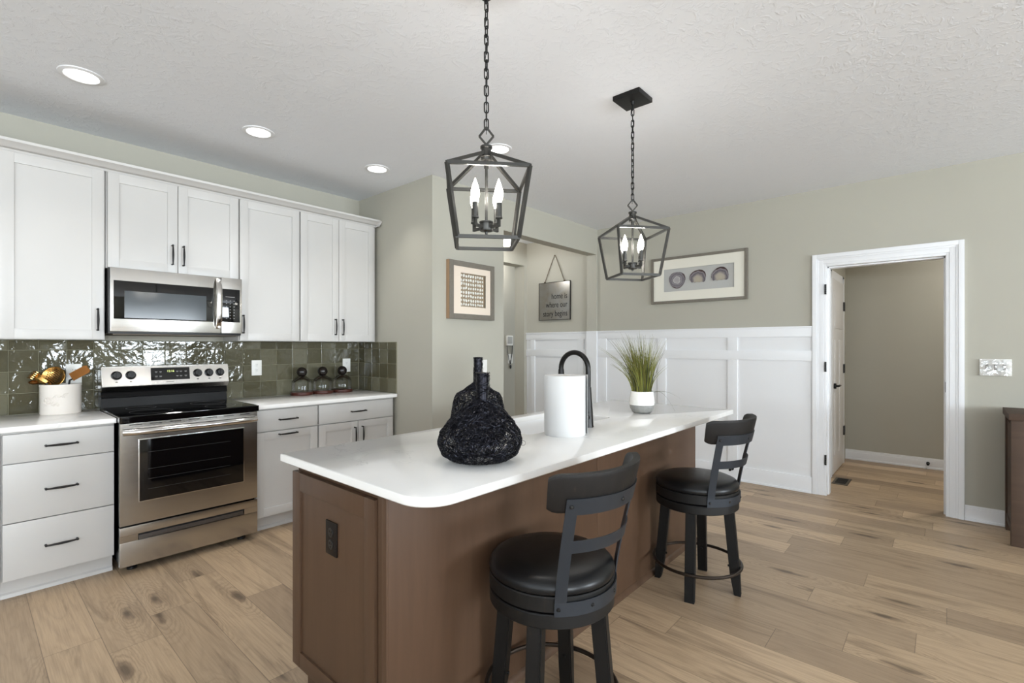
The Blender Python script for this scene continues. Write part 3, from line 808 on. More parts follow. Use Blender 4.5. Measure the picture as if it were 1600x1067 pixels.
slab(rounded(.827, 3.385, 1.04, 1.94, (.11, .012, .012, .012)), .884, .914, rounded(SX0, SX1, SY0, SY1, (.03,) * 4, 5), .004).build('island_countertop', 'quartz', thing=('long white quartz countertop on the brown island', 'countertop', 'countertops'), smooth=30)
def ring_walls(m, outer, z0, z1):
    pass
sk = T('sink', 'white undermount sink set into the island countertop behind the paper towel roll', 'sink', (2.16, 1.66, .68))
m = MB(); w_ = .012
m.box(SX0 - w_, SX1 + w_, SY0 - w_, SY0, .68, .884); m.box(SX0 - w_, SX1 + w_, SY1, SY1 + w_, .68, .884); m.box(SX0 - w_, SX0, SY0, SY1, .68, .884); m.box(SX1, SX1 + w_, SY0, SY1, .68, .884); m.box(SX0 - w_, SX1 + w_, SY0 - w_, SY1 + w_, .668, .682)
m.build('basin', 'sink', sk)
MB().lathe([(0, 0), (.045, 0), (.04, .003), (0, .002)], (2.16, 1.68, .682), 24).build('drain', 'steelbright', sk)

fc = T('faucet', 'matte black gooseneck faucet on the island behind the paper towel roll', 'faucet', (2.165, 1.385, .914))
fx, fy = 2.165, 1.385
MB().lathe([(0, 0), (.029, 0), (.029, .004), (.0275, .012), (.0245, .08), (.0185, .15), (.0158, .20), (.0158, .205), (0, .205)], (fx, fy, .914), 28).build('tapered_body', 'faucet', fc)
pts = [(fx, fy, 1.10 + .02 * k) for k in range(6)]
cz = 1.213; rr_ = .086
for k in range(1, 22):
    a = math.pi - math.pi * 1.03 * k / 21; pts.append((fx, fy + rr_ + rr_ * math.cos(a), cz + rr_ * math.sin(a)))
MB().tube(pts, .0135, 16).build('gooseneck', 'faucet', fc)
e_ = Vector(pts[-1]); dv = (e_ - Vector(pts[-2])).normalized()
MB().lathe([(0, -.004), (.0145, -.004), (.0155, .0), (.0185, .08), (.0195, .095), (.017, .1), (0, .1)], e_, 24, dv).build('spray_head', 'faucet', fc)
m = MB(); m.cyl((fx - .005, fy, .965), (fx - .052, fy - .012, .968), .0175, .0165); m.tube([(fx - .048, fy - .011, .97), (fx - .06, fy - .02, .985), (fx - .075, fy - .05, 1.0)], [.008, .007, .005]); m.build('lever', 'faucet', fc)

# paper towel roll
pt = T('paper_towel_roll', 'white paper towel roll standing on the island in front of the faucet', 'paper towel', (1.914, 1.355, .914))
m = MB().lathe([(.020, 0), (.0965, 0), (.098, .003), (.098, .277), (.0965, .28), (.020, .279), (.020, 0)], (1.914, 1.355, .914), 56); m.build('roll', 'paper', pt)
MB().lathe([(.018, .001), (.0205, .001), (.0205, .2805), (.018, .2805)], (1.914, 1.355, .914), 30, closed=True).build('cardboard_core', 'card', pt)
def flap(u, v, k):
    a = R(-66 + 40 * u); r_ = .0985 + .010 * (1 - u) ** 2 + k * .0008
    return Vector((1.914 + r_ * math.cos(a), 1.355 + r_ * math.sin(a), .918 + v * .277 + .004 * (1 - u) * v))
MB().sheet(flap, [k / 10 for k in range(11)], [0, .5, 1], 1).build('loose_sheet', 'paper', pt)

# potted grass
pp = T('potted_grass', 'artificial green grass plant in a white and grey pot on the far end of the island', 'plant', (2.862, 1.432, .914))
pc = (2.862, 1.432, .914)
MB().lathe([(0, 0), (.050, 0), (.060, .006), (.072, .028), (.0765, .050), (.0765, .0515), (0, .0515)], pc, 36).build('pot_base', 'potgrey', pp, label='raw grey concrete lower half of the pot')
MB().lathe([(.0765, .0505), (.0775, .060), (.0755, .095), (.0705, .128), (.0695, .135), (.0660, .135), (.066, .115), (.0, .113)], pc, 36).build('pot', 'potwhite', pp, label='glossy white upper half of the pot')
MB().lathe([(0, .118), (.0655, .116), (.0655, .112), (0, .112)], pc, 24).build('soil', 'soil', pp)
random.seed(11)
def blade(m, base, tip, w, bend, n=7):
    base, tip = Vector(base), Vector(tip); pts = []
    for k in range(n):
        f = k / (n - 1); p = base.lerp(tip, f) + Vector(bend) * math.sin(math.pi * f) ; pts.append(p)
    m.tube(pts, [max(.0003, w * (1 - (k / (n - 1)) ** 1.7)) for k in range(n)], 3)
view = Vector((-.6621 * 1, .7494, 0))   # towards picture left
fw = Vector((.7494, .6621, 0))
for gi, (mn, cnt) in enumerate((('grass1', 120), ('grass2', 100), ('grass3', 70))):
    m = MB()
    for _ in range(cnt):
        a = random.uniform(0, 2 * math.pi); r_ = .058 * math.sqrt(random.random())
        b0 = Vector((pc[0] + r_ * math.cos(a), pc[1] + r_ * math.sin(a), pc[2] + .112))
        lat = -(b0 - Vector(pc)).dot(-view) ; lat = (b0 - Vector(pc)).dot(view)
        side = lat / .058
        hgt = random.uniform(.19, .41) * (1 - .12 * abs(side))
        sp = side * .105 + random.gauss(.02, .025)
        if random.random() < .18: sp += random.uniform(.02, .11)
        dp_ = (b0 - Vector(pc)).dot(fw) / .058 * .08 + random.gauss(0, .02)
        tip = b0 + view * sp + fw * dp_ + Vector((0, 0, hgt))
        blade(m, b0, tip, random.uniform(.0017, .0032), view * (-sp * .22) + fw * (-dp_ * .2) + Vector((0, 0, .012)))
    m.build('grass_blades', mn, pp, kind='stuff')
m = MB()
for k in range(7):
    b0 = Vector(pc) + Vector((0, 0, .113)) + view * random.uniform(-.05, .05)
    tip = b0 + view * (.10 + .03 * k) * (1 if k < 5 else .6) + Vector((0, 0, .31 - .018 * k)); blade(m, b0, tip, .0012, view * -.035 + Vector((0, 0, .03)), 10)
for tx, tz, bz in ((-.20, -.108, .06), (-.235, -.03, .03), (-.15, .33, 0)):
    b0 = Vector(pc) + Vector((0, 0, .118)) - view * .045
    blade(m, b0, Vector(pc) + Vector((0, 0, .118)) + view * tx + fw * -.03 + Vector((0, 0, tz)), .0013, Vector((0, 0, bz)), 12)
m.build('stray_blades', 'grass3', pp, kind='stuff')

# wire gourds
def gourd(name, label, c, prof, neck_r, neck_z, lean, seed, wires):
    g = T(name, label, 'decoration', c, 'black wire gourds on the island')
    random.seed(seed); c = Vector(c)
    zt = prof[-1][1]
    def rad(z):
        for (r0, z0), (r1, z1) in zip(prof, prof[1:]):
            if z0 <= z <= z1:
                f = (z - z0) / max(1e-6, z1 - z0); f = f * f * (3 - 2 * f) * .5 + f * .5; return r0 + (r1 - r0) * f
        return prof[-1][0]
    zlo, zhi = prof[0][1], zt
    m = MB()
    for i in range(wires):
        th_ = random.uniform(0, 2 * math.pi); z = zlo + (zhi - zlo) * random.random() ** 1.15
        hd = random.uniform(0, 2 * math.pi); turn = random.uniform(-.16, .16); pts = []
        for k in range(random.randint(30, 64)):
            r_ = max(.006, rad(z)); stp = .008
            hd += turn + random.uniform(-.12, .12); th_ += stp * math.cos(hd) / max(r_, .02); z += stp * math.sin(hd) * .8
            if z < zlo + .001: z = zlo + .001; hd = -hd
            if z > zhi: z = zhi; hd = -hd
            q = rad(z) - .003 + .0045 * math.sin(k * .8 + i) * random.uniform(.5, 1)
            pts.append(c + Vector((q * math.cos(th_), q * math.sin(th_), z)) + Vector(lean) * (z / zt) ** 2)
        m.tube(pts, random.choice((.0007, .0009, .0011)), 3)
    m.build('wire_body', 'wire', g, smooth=60)
    m = MB(); a0 = c + Vector(lean) + Vector((0, 0, zt - .10)); a1 = c + Vector(lean) * 1.15 + Vector((0, 0, neck_z))
    m.lathe([(neck_r * 1.08, 0), (neck_r * .92, .02), (neck_r * .86, (a1 - a0).length * .6), (neck_r, (a1 - a0).length), (neck_r * .8, (a1 - a0).length + .001), (0, (a1 - a0).length - .002)], a0, 22, (a1 - a0).normalized())
    d_ = (a1 - a0)
    for k in range(70):
        u = random.random(); th_ = random.uniform(0, 6.3); pts = []
        dth = random.choice((-1, 1)) * random.uniform(.1, .45); du = random.uniform(-.04, .04)
        for j in range(14):
            th_ += dth; u = min(1, max(0, u + du)); r_ = neck_r * (1.02 + .12 * random.random())
            pts.append(a0 + d_ * u + Vector((r_ * math.cos(th_), r_ * math.sin(th_), random.uniform(-.003, .003))))
        m.tube(pts, .0008, 3)
    m.build('stem', 'wire', g, smooth=60)
    for k in range(8):
        th_ = random.uniform(0, 6.3); z = random.uniform(.02, zt * .6); r_ = rad(z); s_ = random.uniform(.010, .022)
        q = c + Vector((r_ * math.cos(th_), r_ * math.sin(th_), z)); o_ = Vector((math.cos(th_), math.sin(th_), 0)); tg = Vector((-math.sin(th_), math.cos(th_), 0))
        MB().tube([q + o_ * s_ * (1 - math.cos(a)) * .5 * 2 * .5 + (tg * .4 + Vector((0, 0, .8))) * s_ * .5 * math.sin(a) for a in [2 * math.pi * j / 12 for j in range(12)]], .0007, 3, closed=True).build('stray_wire', 'wire', g)
gourd('wire_gourd', 'wide black wire gourd nearest the camera on the island, with the shorter stem', (1.262, 1.272, .914),
      [(.06, .002), (.11, .010), (.140, .030), (.1545, .070), (.148, .105), (.125, .140), (.095, .175), (.055, .205), (.028, .225)], .0245, .321, (.004, -.008, 0), 5, 520)
gourd('wire_gourd', 'taller black wire gourd standing behind the wide one, with the thinner stem', (1.470, 1.492, .914),
      [(.06, .002), (.095, .012), (.118, .05), (.1185, .10), (.112, .15), (.105, .19), (.095, .215), (.06, .235), (.022, .265)], .0185, .369, (0, 0, 0), 8, 360)

# ------------------------------------------------------------------ crock with utensils
ck = T('utensil_crock', 'cream ceramic crock with raised leaves holding gold utensils left of the stove', 'crock', (.424, 4.140, .914))
cc_ = Vector((.424, 4.140, .914)); AX, AY = .099, .085
def oval(prof, n=44):
    t_ = MB().lathe(prof, (0, 0, 0), n)
    for v_ in t_.bm.verts: v_.co = Vector((v_.co.x * AX, v_.co.y * AY, v_.co.z)) + cc_
    return t_
oval([(0, 0), (.96, 0), (.985, .004), (.985, .168), (1.0, .171), (1.005, .177), (.99, .182), (.93, .182), (.92, .17), (.92, .012), (0, .012)]).build('crock_body', 'ceramic', ck)
random.seed(2); m = MB()
def onc(a, z, d=0): return cc_ + Vector(((AX * .985 + d) * math.cos(a), (AY * .985 + d) * math.sin(a), z))
def leaf(a, z, ang, L):
    p = onc(a, z, .0005); tg = Vector((-math.sin(a), math.cos(a), 0)); up = Vector((0, 0, 1)); nn = Vector((math.cos(a), math.sin(a), 0))
    dr_ = tg * math.cos(ang) + up * math.sin(ang); sd = nn.cross(dr_)
    pts = [p + dr_ * L * f + nn * .0015 * math.sin(math.pi * f) for f in (0, .25, .5, .75, 1)]
    m.tube(pts, [.0008, L * .17, L * .2, L * .13, .0006], 6)
for st_, z0, dz, n in ((R(-143), .098, .020, 16), (R(-150), .078, -.022, 18)):
    for k in range(n):
        f = k / (n - 1); a = st_ + R(62) * f * (1 if dz > 0 else .75); z = z0 + dz * (1.0 * f if dz > 0 else 1.0 * f) + .004 * math.sin(k)
        leaf(a, z, random.uniform(.5, .9) * (1 if k % 2 else -1), random.uniform(.012, .02))
    m.tube([onc(st_ + R(62) * f * (1 if dz > 0 else .75), z0 + dz * f, .0008) for f in [j / 12 for j in range(13)]], .0013, 6)
m.build('leaf_relief', 'ceramic', ck)
for i, ch in enumerate('INOTS'):
    a = R(-137) + R(8.5) * i; p = onc(a, .079, .0005); text(ch, .021, 'ceramic', 'raised_letter', ck, p, (-math.sin(a), math.cos(a), 0), (0, 0, 1), 'CENTER', .0011)
VL = Vector((-.62, .78, 0)) * -1   # picture right direction at the crock is roughly +X
rt = Vector((.78, -.62, 0)).normalized(); tow = Vector((-.62, -.78, 0)).normalized()
# skimmer
u = T('skimmer', 'round gold perforated skimmer upright in the middle of the cream crock', 'utensil', cc_ + Vector((0, 0, .02)), 'utensils in the crock')
hc = cc_ + Vector((-.01, .02, .227)) - rt * .030
m = MB().lathe([(0, .018), (.03, .0155), (.05, .008), (.064, 0), (.066, .001), (.052, .011), (.03, .0185), (0, .021)], (0, 0, 0), 36)
q = Vector((0, 0, 1)).rotation_difference((tow * -1 + Vector((0, 0, -.30))).normalized())
for v_ in m.bm.verts: v_.co = q @ v_.co + hc
m.build('bowl', 'brass', u)
m = MB()
for iy in range(-4, 5):
    for ix in range(-4, 5):
        px, py = (ix + (iy % 2) * .5) * .0115, iy * .0105
        if math.hypot(px, py) < .050:
            dz_ = .018 * (1 - (math.hypot(px, py) / .064) ** 2) - .0025
            m.lathe([(0, 0), (.0032, 0), (.0032, .0006), (0, .0006)], hc + q @ Vector((px, py, dz_ + .001)), 8, q @ Vector((0, 0, -1)))
m.build('perforations', 'blackplastic', u)
MB().tube([hc + Vector((0, 0, -.062)), cc_ + Vector((.0, .0, .15)), cc_ + Vector((.015, -.01, .02))], [.0055, .005, .005], 8).build('handle', 'copper', u)
# pasta server
u = T('pasta_server', 'gold pronged pasta server leaning out over the left rim of the cream crock', 'utensil', cc_ + Vector((-.03, 0, .02)), 'utensils in the crock')
b0 = cc_ + rt * -.055 + tow * .038 + Vector((0, 0, .192)); b1 = b0 - rt * .055 + Vector((0, 0, .045)); pts = [cc_ + rt * .02 + Vector((0, 0, .02)), cc_ + rt * -.045 + tow * .03 + Vector((0, 0, .15)), b0]
MB().tube(pts, .006, 8).build('handle', 'blackplastic', u)
m = MB(); sd = (b1 - b0).cross(tow).normalized()
m.sheet(lambda a, v, k: b0.lerp(b1, a) + sd * v * (.6 + .5 * a) + tow * (.012 * math.sin(a * 3) + k * .003 - abs(v) * .35), [0, .25, .5, .75, 1], [-.022, -.012, 0, .012, .022], 1)
for k in range(5):
    v = -.022 + .011 * k; p = b1 + sd * v * 1.1 + tow * .004; m.tube([p, p + (b1 - b0).normalized() * .010 + tow * .006, p + (b1 - b0).normalized() * .016 + tow * .024], [.004, .0035, .002], 6)
m.build('pronged_head', 'brass', u)
# ladle behind
u = T('ladle', 'dark gold ladle hanging lowest over the left rim of the cream crock', 'utensil', cc_ + Vector((-.04, .01, .02)), 'utensils in the crock')
lc = cc_ - rt * .126 + tow * .022 + Vector((0, 0, .196))
m = MB().sphere(lc, .024, (1.3, 1, .6), 16); m.build('bowl', 'copper', u)
MB().tube([lc + rt * .022 + Vector((0, 0, .004)), cc_ + rt * -.06 + Vector((0, -.015, .19)), cc_ + rt * -.01 + Vector((0, -.01, .03))], .0045, 8).build('handle', 'copper', u)
# turner
u = T('turner', 'flat dark gold turner leaning right out of the cream crock in front of the outlet', 'utensil', cc_ + Vector((.03, 0, .02)), 'utensils in the crock')
n0 = cc_ + rt * .045 + Vector((0, 0, .185)); n1 = n0 + rt * .018 + Vector((0, 0, .028))
MB().tube([cc_ + rt * .01 + Vector((0, 0, .02)), cc_ + rt * .038 + Vector((0, 0, .15)), n0, n0 + rt * .003 + Vector((0, 0, .020)), n1], .0055, 8).build('handle', 'blackplastic', u)
dv = (rt * .8 + Vector((0, 0, .48))).normalized(); sd = dv.cross(tow).normalized()
MB().sheet(lambda a, v, k: n1 + dv * a * .112 + sd * v * (1 - .25 * (a > .9)) + tow * (k * .002) + sd * -.012, [0, .12, .5, .88, 1.0], [-.026, -.018, 0, .018, .026], 1).build('blade', 'copper', u)

# ------------------------------------------------------------------ glass cloches
for i, (x, lab) in enumerate(((1.958, 'leftmost of the three glass cloche jars, nearest the stove, on a dark wood base'), (2.146, 'middle of the three glass cloche jars on a dark wood base'), (2.334, 'rightmost of the three glass cloche jars, in front of the corner outlet'))):
    c = (x, 4.145, .914); k = T('glass_cloche', lab, 'jar', c, 'glass cloche jars on the right counter')
    MB().lathe([(0, 0), (.089, 0), (.091, .003), (.091, .023), (.089, .026), (0, .026)], c, 40).build('wood_base', 'redwood', k)
    MB().lathe([(.082, .0265), (.0835, .0265), (.0835, .105), (.080, .118), (.068, .134), (.045, .152), (.034, .160), (0, .160), (0, .158), (.033, .158), (.044, .150), (.067, .132), (.078, .117), (.082, .105)], c, 44).build('glass_dome', 'glass', k)
    MB().sphere((c[0], c[1], c[2] + .196), .042, n=28).build('ball_knob', 'knobwood', k)

# ------------------------------------------------------------------ pictures and sign
pb = T('framed_pebble_art', 'square framed picture of rows of pale pebbles on the wall beside the hall opening', 'picture', (3.0, YB - .02, 1.567))
x0, x1, z0, z1 = 2.728, 3.272, 1.568, 2.066; fw_ = .045
m = MB()
for a in ((x0, x0 + fw_, z0, z1), (x1 - fw_, x1, z0, z1), (x0 + fw_, x1 - fw_, z0, z0 + fw_), (x0 + fw_, x1 - fw_, z1 - fw_, z1)): m.box(a[0], a[1], YB - .045, YB - .002, a[2], a[3], .004)
m.build('frame', 'frame_grey', pb)
m = MB(); m.box(x0 - .003, x0 + .001, YB - .038, YB - .002, z0, z1); m.build('frame_side', 'frame_tan', pb)
ox0, ox1, oz0, oz1 = 2.862, 3.168, 1.676, 1.968
m = MB()
for a in ((x0 + .03, ox0, z0 + .03, z1 - .03), (ox1, x1 - .03, z0 + .03, z1 - .03), (ox0, ox1, z0 + .03, oz0), (ox0, ox1, oz1, z1 - .03)): m.box(a[0], a[1], YB - .034, YB - .030, a[2], a[3])
m.build('mat_board', 'mat_cream', pb)
MB().box(ox0 - .01, ox1 + .01, YB - .012, YB - .008, oz0 - .01, oz1 + .01).build('linen_backing', 'linen', pb)
random.seed(9); pm_ = MB().sphere((0, 0, 0), 1, n=12); me = bpy.data.meshes.new('pebble'); pm_.bm.to_mesh(me); pm_.bm.free(); me.materials.append(M['shell'])
me.polygons.foreach_set('use_smooth', [True] * len(me.polygons))
for r_ in range(8):
    for c_ in range(10):
        o = bpy.data.objects.new('pebble', me); COL.objects.link(o); o.parent = pb
        o.location = Vector((ox0 + .022 + c_ * .0285 + random.uniform(-.002, .002), YB - .017, oz0 + .022 + r_ * .0355 + random.uniform(-.003, .003))) - ORI[pb.name]
        o.scale = (random.uniform(.0075, .0105), .006, random.uniform(.010, .0155)); o.rotation_euler = (0, random.uniform(-.5, .5), 0)

ag = T('framed_agate_art', 'wide grey framed picture of three agate slices above the wainscot', 'picture', (XF - .02, 1.94, 1.795))
y0, y1, z0, z1 = 1.437, 2.438, 1.796, 2.296; f_ = .028
m = MB()
for a in ((y0, y0 + f_, z0, z1), (y1 - f_, y1, z0, z1), (y0 + f_, y1 - f_, z0, z0 + f_), (y0 + f_, y1 - f_, z1 - f_, z1)): m.box(XF - .036, XF - .002, a[0], a[1], a[2], a[3], .003)
m.build('frame', 'frame_grey', ag)
iy0, iy1, iz0, iz1 = 1.563, 2.295, 1.923, 2.166; m = MB()
for a in ((y0 + .02, iy0, z0 + .02, z1 - .02), (iy1, y1 - .02, z0 + .02, z1 - .02), (iy0, iy1, z0 + .02, iz0), (iy0, iy1, iz1, z1 - .02)): m.box(XF - .026, XF - .022, a[0], a[1], a[2], a[3])
m.build('mat_board', 'mat_white', ag)
MB().box(XF - .014, XF - .010, iy0 - .01, iy1 + .01, iz0 - .01, iz1 + .01).build('backing_board', 'greyboard', ag)
def agate_mat(name, stops, seed):
    m = mat(name, (120, 110, 120), .3); t = NT(m); p = t.pos((1, 1, 1), True)
    ln = t.n('ShaderNodeVectorMath', operation='LENGTH'); t.link(p, ln.inputs[0])
    mp = t.n('ShaderNodeMapping'); mp.inputs['Location'].default_value = (seed, 0, 0); t.link(p, mp.inputs[0])
    ns = t.noise(mp.outputs[0], 22, 3, .5, .3)
    t.color(t.ramp(t.math('ADD', t.math('DIVIDE', ln.outputs['Value'], .1), t.math('MULTIPLY', t.math('SUBTRACT', ns, .5), .35)), stops)); return m
A1 = agate_mat('grey violet agate', [(0, (150, 146, 148)), (.3, (160, 156, 156)), (.36, (186, 184, 182)), (.42, (112, 108, 113)), (.55, (134, 129, 134)), (.62, (96, 92, 98)), (.8, (126, 121, 126)), (.9, (70, 52, 54)), (1, (60, 42, 40))], 1)
A2 = agate_mat('cream violet agate', [(0, (166, 158, 140)), (.4, (160, 152, 140)), (.55, (118, 112, 114)), (.68, (84, 78, 86)), (.8, (134, 128, 132)), (.9, (66, 46, 46)), (1, (56, 38, 36))], 5)
random.seed(6)
for i, (yc, zc, flat, mm) in enumerate(((2.150, 2.045, False, A1), (1.925, 2.052, True, A2), (1.700, 2.055, True, A2))):
    pts = []
    for k in range(36):
        a = 2 * math.pi * k / 36; r_ = (.089 if not flat else .084) * (1 + .05 * math.sin(3 * a + i) + random.uniform(-.015, .015))
        y, z = r_ * math.cos(a), r_ * math.sin(a) * (1 if not flat else .86)
        if flat: z = max(z * 1.12, -.050 + .004 * math.sin(k * 2.1)); y *= 1 + .05 * max(0, -z / .05)
        pts.append((yc + y, zc + z))
    o = MB().prism(pts, 'x', XF - .020, XF - .0138).build('agate_slice', mm, ag)
    o.data.transform(Matrix.Translation(-(Vector((XF - .017, yc, zc + (-.02 if flat else 0))) - ORI[ag.name]))); o.location = Vector((XF - .017, yc, zc + (-.02 if flat else 0))) - ORI[ag.name]

sg = T('metal_sign', 'square grey metal sign with cut words hanging from a rope in the hall recess', 'sign', (5.18, 3.83, 1.676))
SXF = 5.168
MB().box(SXF, SXF + .012, 3.575, 4.083, 1.676, 2.175, .002).build('plate', 'signmetal', sg)
m = MB()
for a in ((3.575, 3.580, 1.676, 2.175), (4.078, 4.083, 1.676, 2.175), (3.575, 4.083, 1.676, 1.681), (3.575, 4.083, 2.170, 2.175)): m.box(SXF - .003, SXF + .012, *a)
m.build('edge_rim', 'bronze', sg)
for s_, z in (('home is', 1.953), ('where our', 1.842), ('story begins', 1.727)):
    text(s_, .106, 'ink', 'lettering', sg, (SXF - .0005, 3.618, z), (0, -1, 0), (0, 0, 1), 'RIGHT', .0008, .76)
MB().tube([(SXF + .004, 3.985, 2.178), (SXF + .006, 3.90, 2.37), (SXF + .008, 3.832, 2.522), (SXF + .008, 3.824, 2.528), (SXF + .008, 3.816, 2.522), (SXF + .006, 3.745, 2.36), (SXF + .004, 3.668, 2.178)], .0045, 8).build('hanging_rope', 'rope', sg)
m = MB(); m.sphere((SXF + .004, 3.985, 2.182), .011, (1, 1.3, .9), 10); m.sphere((SXF + .004, 3.668, 2.182), .011, (1, 1.3, .9), 10); m.build('rope_knot', 'rope', sg)

# control on the far hall wall
YD = 5.0
dv_ = T('wall_controller', 'small white wall control with a black lanyard in the hall opening', 'control', (5.58, YD - .01, 1.34))
MB().box(5.512, 5.650, YD - .03, YD, 1.345, 1.495, .006).build('housing', 'plate', dv_)
MB().box(5.528, 5.634, YD - .0325, YD - .028, 1.372, 1.480, .002).build('screen', 'greyboard', dv_)
m = MB(); m.tube([(5.52, YD - .02, 1.345), (5.575, YD - .012, 1.13), (5.61, YD - .012, 1.06)], .004, 6); m.tube([(5.645, YD - .02, 1.36), (5.645, YD - .012, 1.22), (5.612, YD - .012, 1.06)], .006, 6); m.build('lanyard', 'blackplastic', dv_)
m = MB().sphere((5.611, YD - .016, 1.02), .022, (1, .5, 1.5), 14); m.build('fob', 'blackplastic', dv_)
o = T('light_switch', 'white switch plate below the hall wall control, behind its lanyard', 'switch', (5.612, YD, 1.07))
MB().box(5.56, 5.665, YD - .006, YD, 1.07, 1.215, .002).build('cover_plate', 'plate', o)
MB().box(5.605, 5.620, YD - .012, YD - .005, 1.125, 1.155, .002).build('toggle', 'plate', o)

# ------------------------------------------------------------------ lights
def pendant(cx, cy, th_, label, chain_turns, seed, arm0):
    p = T('lantern_pendant', label, 'pendant light', (cx, cy, 1.70), 'lantern pendants above the island')
    zt, zb, zh = 1.973, 1.7245, 2.078; a, b_ = .2068, .1558; W = .0125
    top = [Vector((cx + a * math.cos(th_ + k * math.pi / 2), cy + a * math.sin(th_ + k * math.pi / 2), zt)) for k in range(4)]
    bot = [Vector((cx + b_ * math.cos(th_ + k * math.pi / 2), cy + b_ * math.sin(th_ + k * math.pi / 2), zb)) for k in range(4)]
    m = MB(); hub = Vector((cx, cy, zh - .012))
    for k in range(4):
        j = (k + 1) % 4
        m.bar(top[k], top[j], W * .8, W); m.bar(bot[k], bot[j], W * .8, W)
        o_ = (top[k] - Vector((cx, cy, zt))).normalized()
        m.bar(top[k], bot[k], W, W, up=o_.cross(Vector((0, 0, 1))) + o_ * .001)
        m.bar(top[k], hub + o_ * .014, W, W, up=o_.cross(Vector((0, 0, 1))))
    m.build('cage', 'lantern', p)
    m = MB(); m.lathe([(0, -.040), (.020, -.040), (.021, -.03), (.023, -.028), (.019, -.02), (.019, .004), (.023, .006), (.023, .014), (.008, .020), (0, .020)], (cx, cy, zh), 24); m.build('hub', 'lantern', p)
    m = MB(); L = [(0, .028), (.027, .060), (0, .095), (-.027, .060)]; pp_ = [Vector((cx + .7494 * 0 + .6621 * x, cy - .7494 * x, zh - .008 + z)) for x, z in L]
    for k in range(4): m.bar(pp_[k], pp_[(k + 1) % 4], .007, .007, up=(.7494, .6621, 0))
    m.build('diamond_loop', 'lantern', p)
    m = MB(); m.cyl((cx, cy, zh - .03), (cx, cy, 1.80), .0055, n=12); m.cyl((cx, cy, zh - .07), (cx, cy, zh - .04), .009, n=12); m.build('centre_rod', 'lantern', p)
    hubc = MB().lathe([(0, -.048), (.005, -.048), (.006, -.040), (.012, -.036), (.024, -.036), (.025, -.034), (.025, -.008), (.027, -.006), (.027, -.001), (0, 0)], (cx, cy, 1.806), 24).build('arm_hub', 'lantern', p)
    for k in range(4):
        ang = arm0 + k * math.pi / 2; dx, dy = math.cos(ang), math.sin(ang)
        ar = MB(); ar.bar((cx + dx * .02, cy + dy * .02, 1.783), (cx + dx * .066, cy + dy * .066, 1.783), .010, .010); ar.bar((cx + dx * .062, cy + dy * .062, 1.778), (cx + dx * .062, cy + dy * .062, 1.812), .010, .010)
        ao = ar.build('lamp_arm', 'lantern', p)
        MB().lathe([(0, 0), (.0135, 0), (.0135, .004), (.0115, .006), (.0115, .058), (0, .058)], (cx + dx * .062, cy + dy * .062, 1.808), 16).build('candle_sleeve', 'lantern', ao)
        MB().lathe([(.008, 0), (.013, .014), (.0165, .030), (.0155, .046), (.0105, .064), (.005, .080), (.0015, .090), (0, .092)], (cx + dx * .062, cy + dy * .062, 1.865), 18).build('bulb', 'bulb', ao)
        light('pendant_bulb_light', 'POINT', (cx + dx * .062, cy + dy * .062, 1.905), 6.0, (1, .965, .91), shadow_soft_size=.02)
    # canopy and chain
    m = MB(); m.box(cx - .081, cx + .081, cy - .081, cy + .081, CH - .026, CH, .002); m.cyl((cx, cy, CH - .045), (cx, cy, CH - .02), .009, .014, 16); m.build('canopy', 'blackmetal', p)
    z = zh + .082; k = 0; cr = MB(); n = int((CH - .04 - z) / .033) + 1; st_ = (CH - .038 - z) / n
    random.seed(seed)
    for k in range(n):
        zc = z + st_ * (k + .5); a = R(-48.5) + (math.pi / 2 if k % 2 else 0) + R(chain_turns * k) + random.uniform(-.12, .12)
        dx, dy = math.cos(a), math.sin(a); hl = st_ * .5 + .0028 - .006; pts = []
        for j in range(16):
            q = 2 * math.pi * j / 16; pts.append((cx + dx * .0078 * math.cos(q), cy + dy * .0078 * math.cos(q), zc + .0078 * math.sin(q) + (hl if math.sin(q) > 0 else -hl)))
        cr.tube(pts, .0026, 6, closed=True)
    cr.build('chain', 'blackmetal', p)
    cd = MB(); cd.tube([(cx + .004 * math.sin(j * 1.3 + seed), cy + .004 * math.cos(j * 1.1), z - .02 + (CH - .04 - z + .02) * j / 24) for j in range(25)], .0016, 6); cd.build('cord', 'blackplastic', p)
pendant(1.3296, 1.3049, R(-177), 'black lantern pendant over the near end of the island', 3, 1, R(3))
pendant(2.5294, 1.3228, R(186.3), 'black lantern pendant over the far end of the island, beyond the other one', 5, 2, R(-15))

for i, (x, y, lab) in enumerate(((.424, 3.366, 'round lit recessed ceiling light nearest the left edge of the picture'), (1.307, 3.38, 'round lit recessed ceiling light above the stove side, second from the left'),
                                 (2.202, 3.376, 'round lit recessed ceiling light nearest the kitchen corner'), (2.557, 2.387, 'round lit recessed ceiling light seen beside the top of the near pendant'))):
    k = T('recessed_light', lab, 'ceiling light', (x, y, CH - .012), 'recessed ceiling lights')
    MB().lathe([(.070, -.004), (.074, -.008), (.094, -.004), (.096, 0), (.070, 0)], (x, y, CH), 40, closed=True).build('trim_ring', 'white_trim', k)
    MB().lathe([(0, -.004), (.070, -.004), (.070, -.001), (0, -.001)], (x, y, CH), 36).build('lens', 'led_disc', k)
    light('downlight', 'AREA', (x, y, CH - .010), 2.0, (1, .97, .93), shape='DISK', size=.13, spread=R(92))
k = T('hall_ceiling_light', 'lit glass shade of the hall ceiling light beyond the opening', 'ceiling light', (4.40, 4.0, 2.54))
MB().lathe([(0, 0), (.075, 0), (.075, .018), (.05, .024), (0, .024)], (4.40, 4.0, CH - .024), 28).build('canopy', 'steelbright', k)
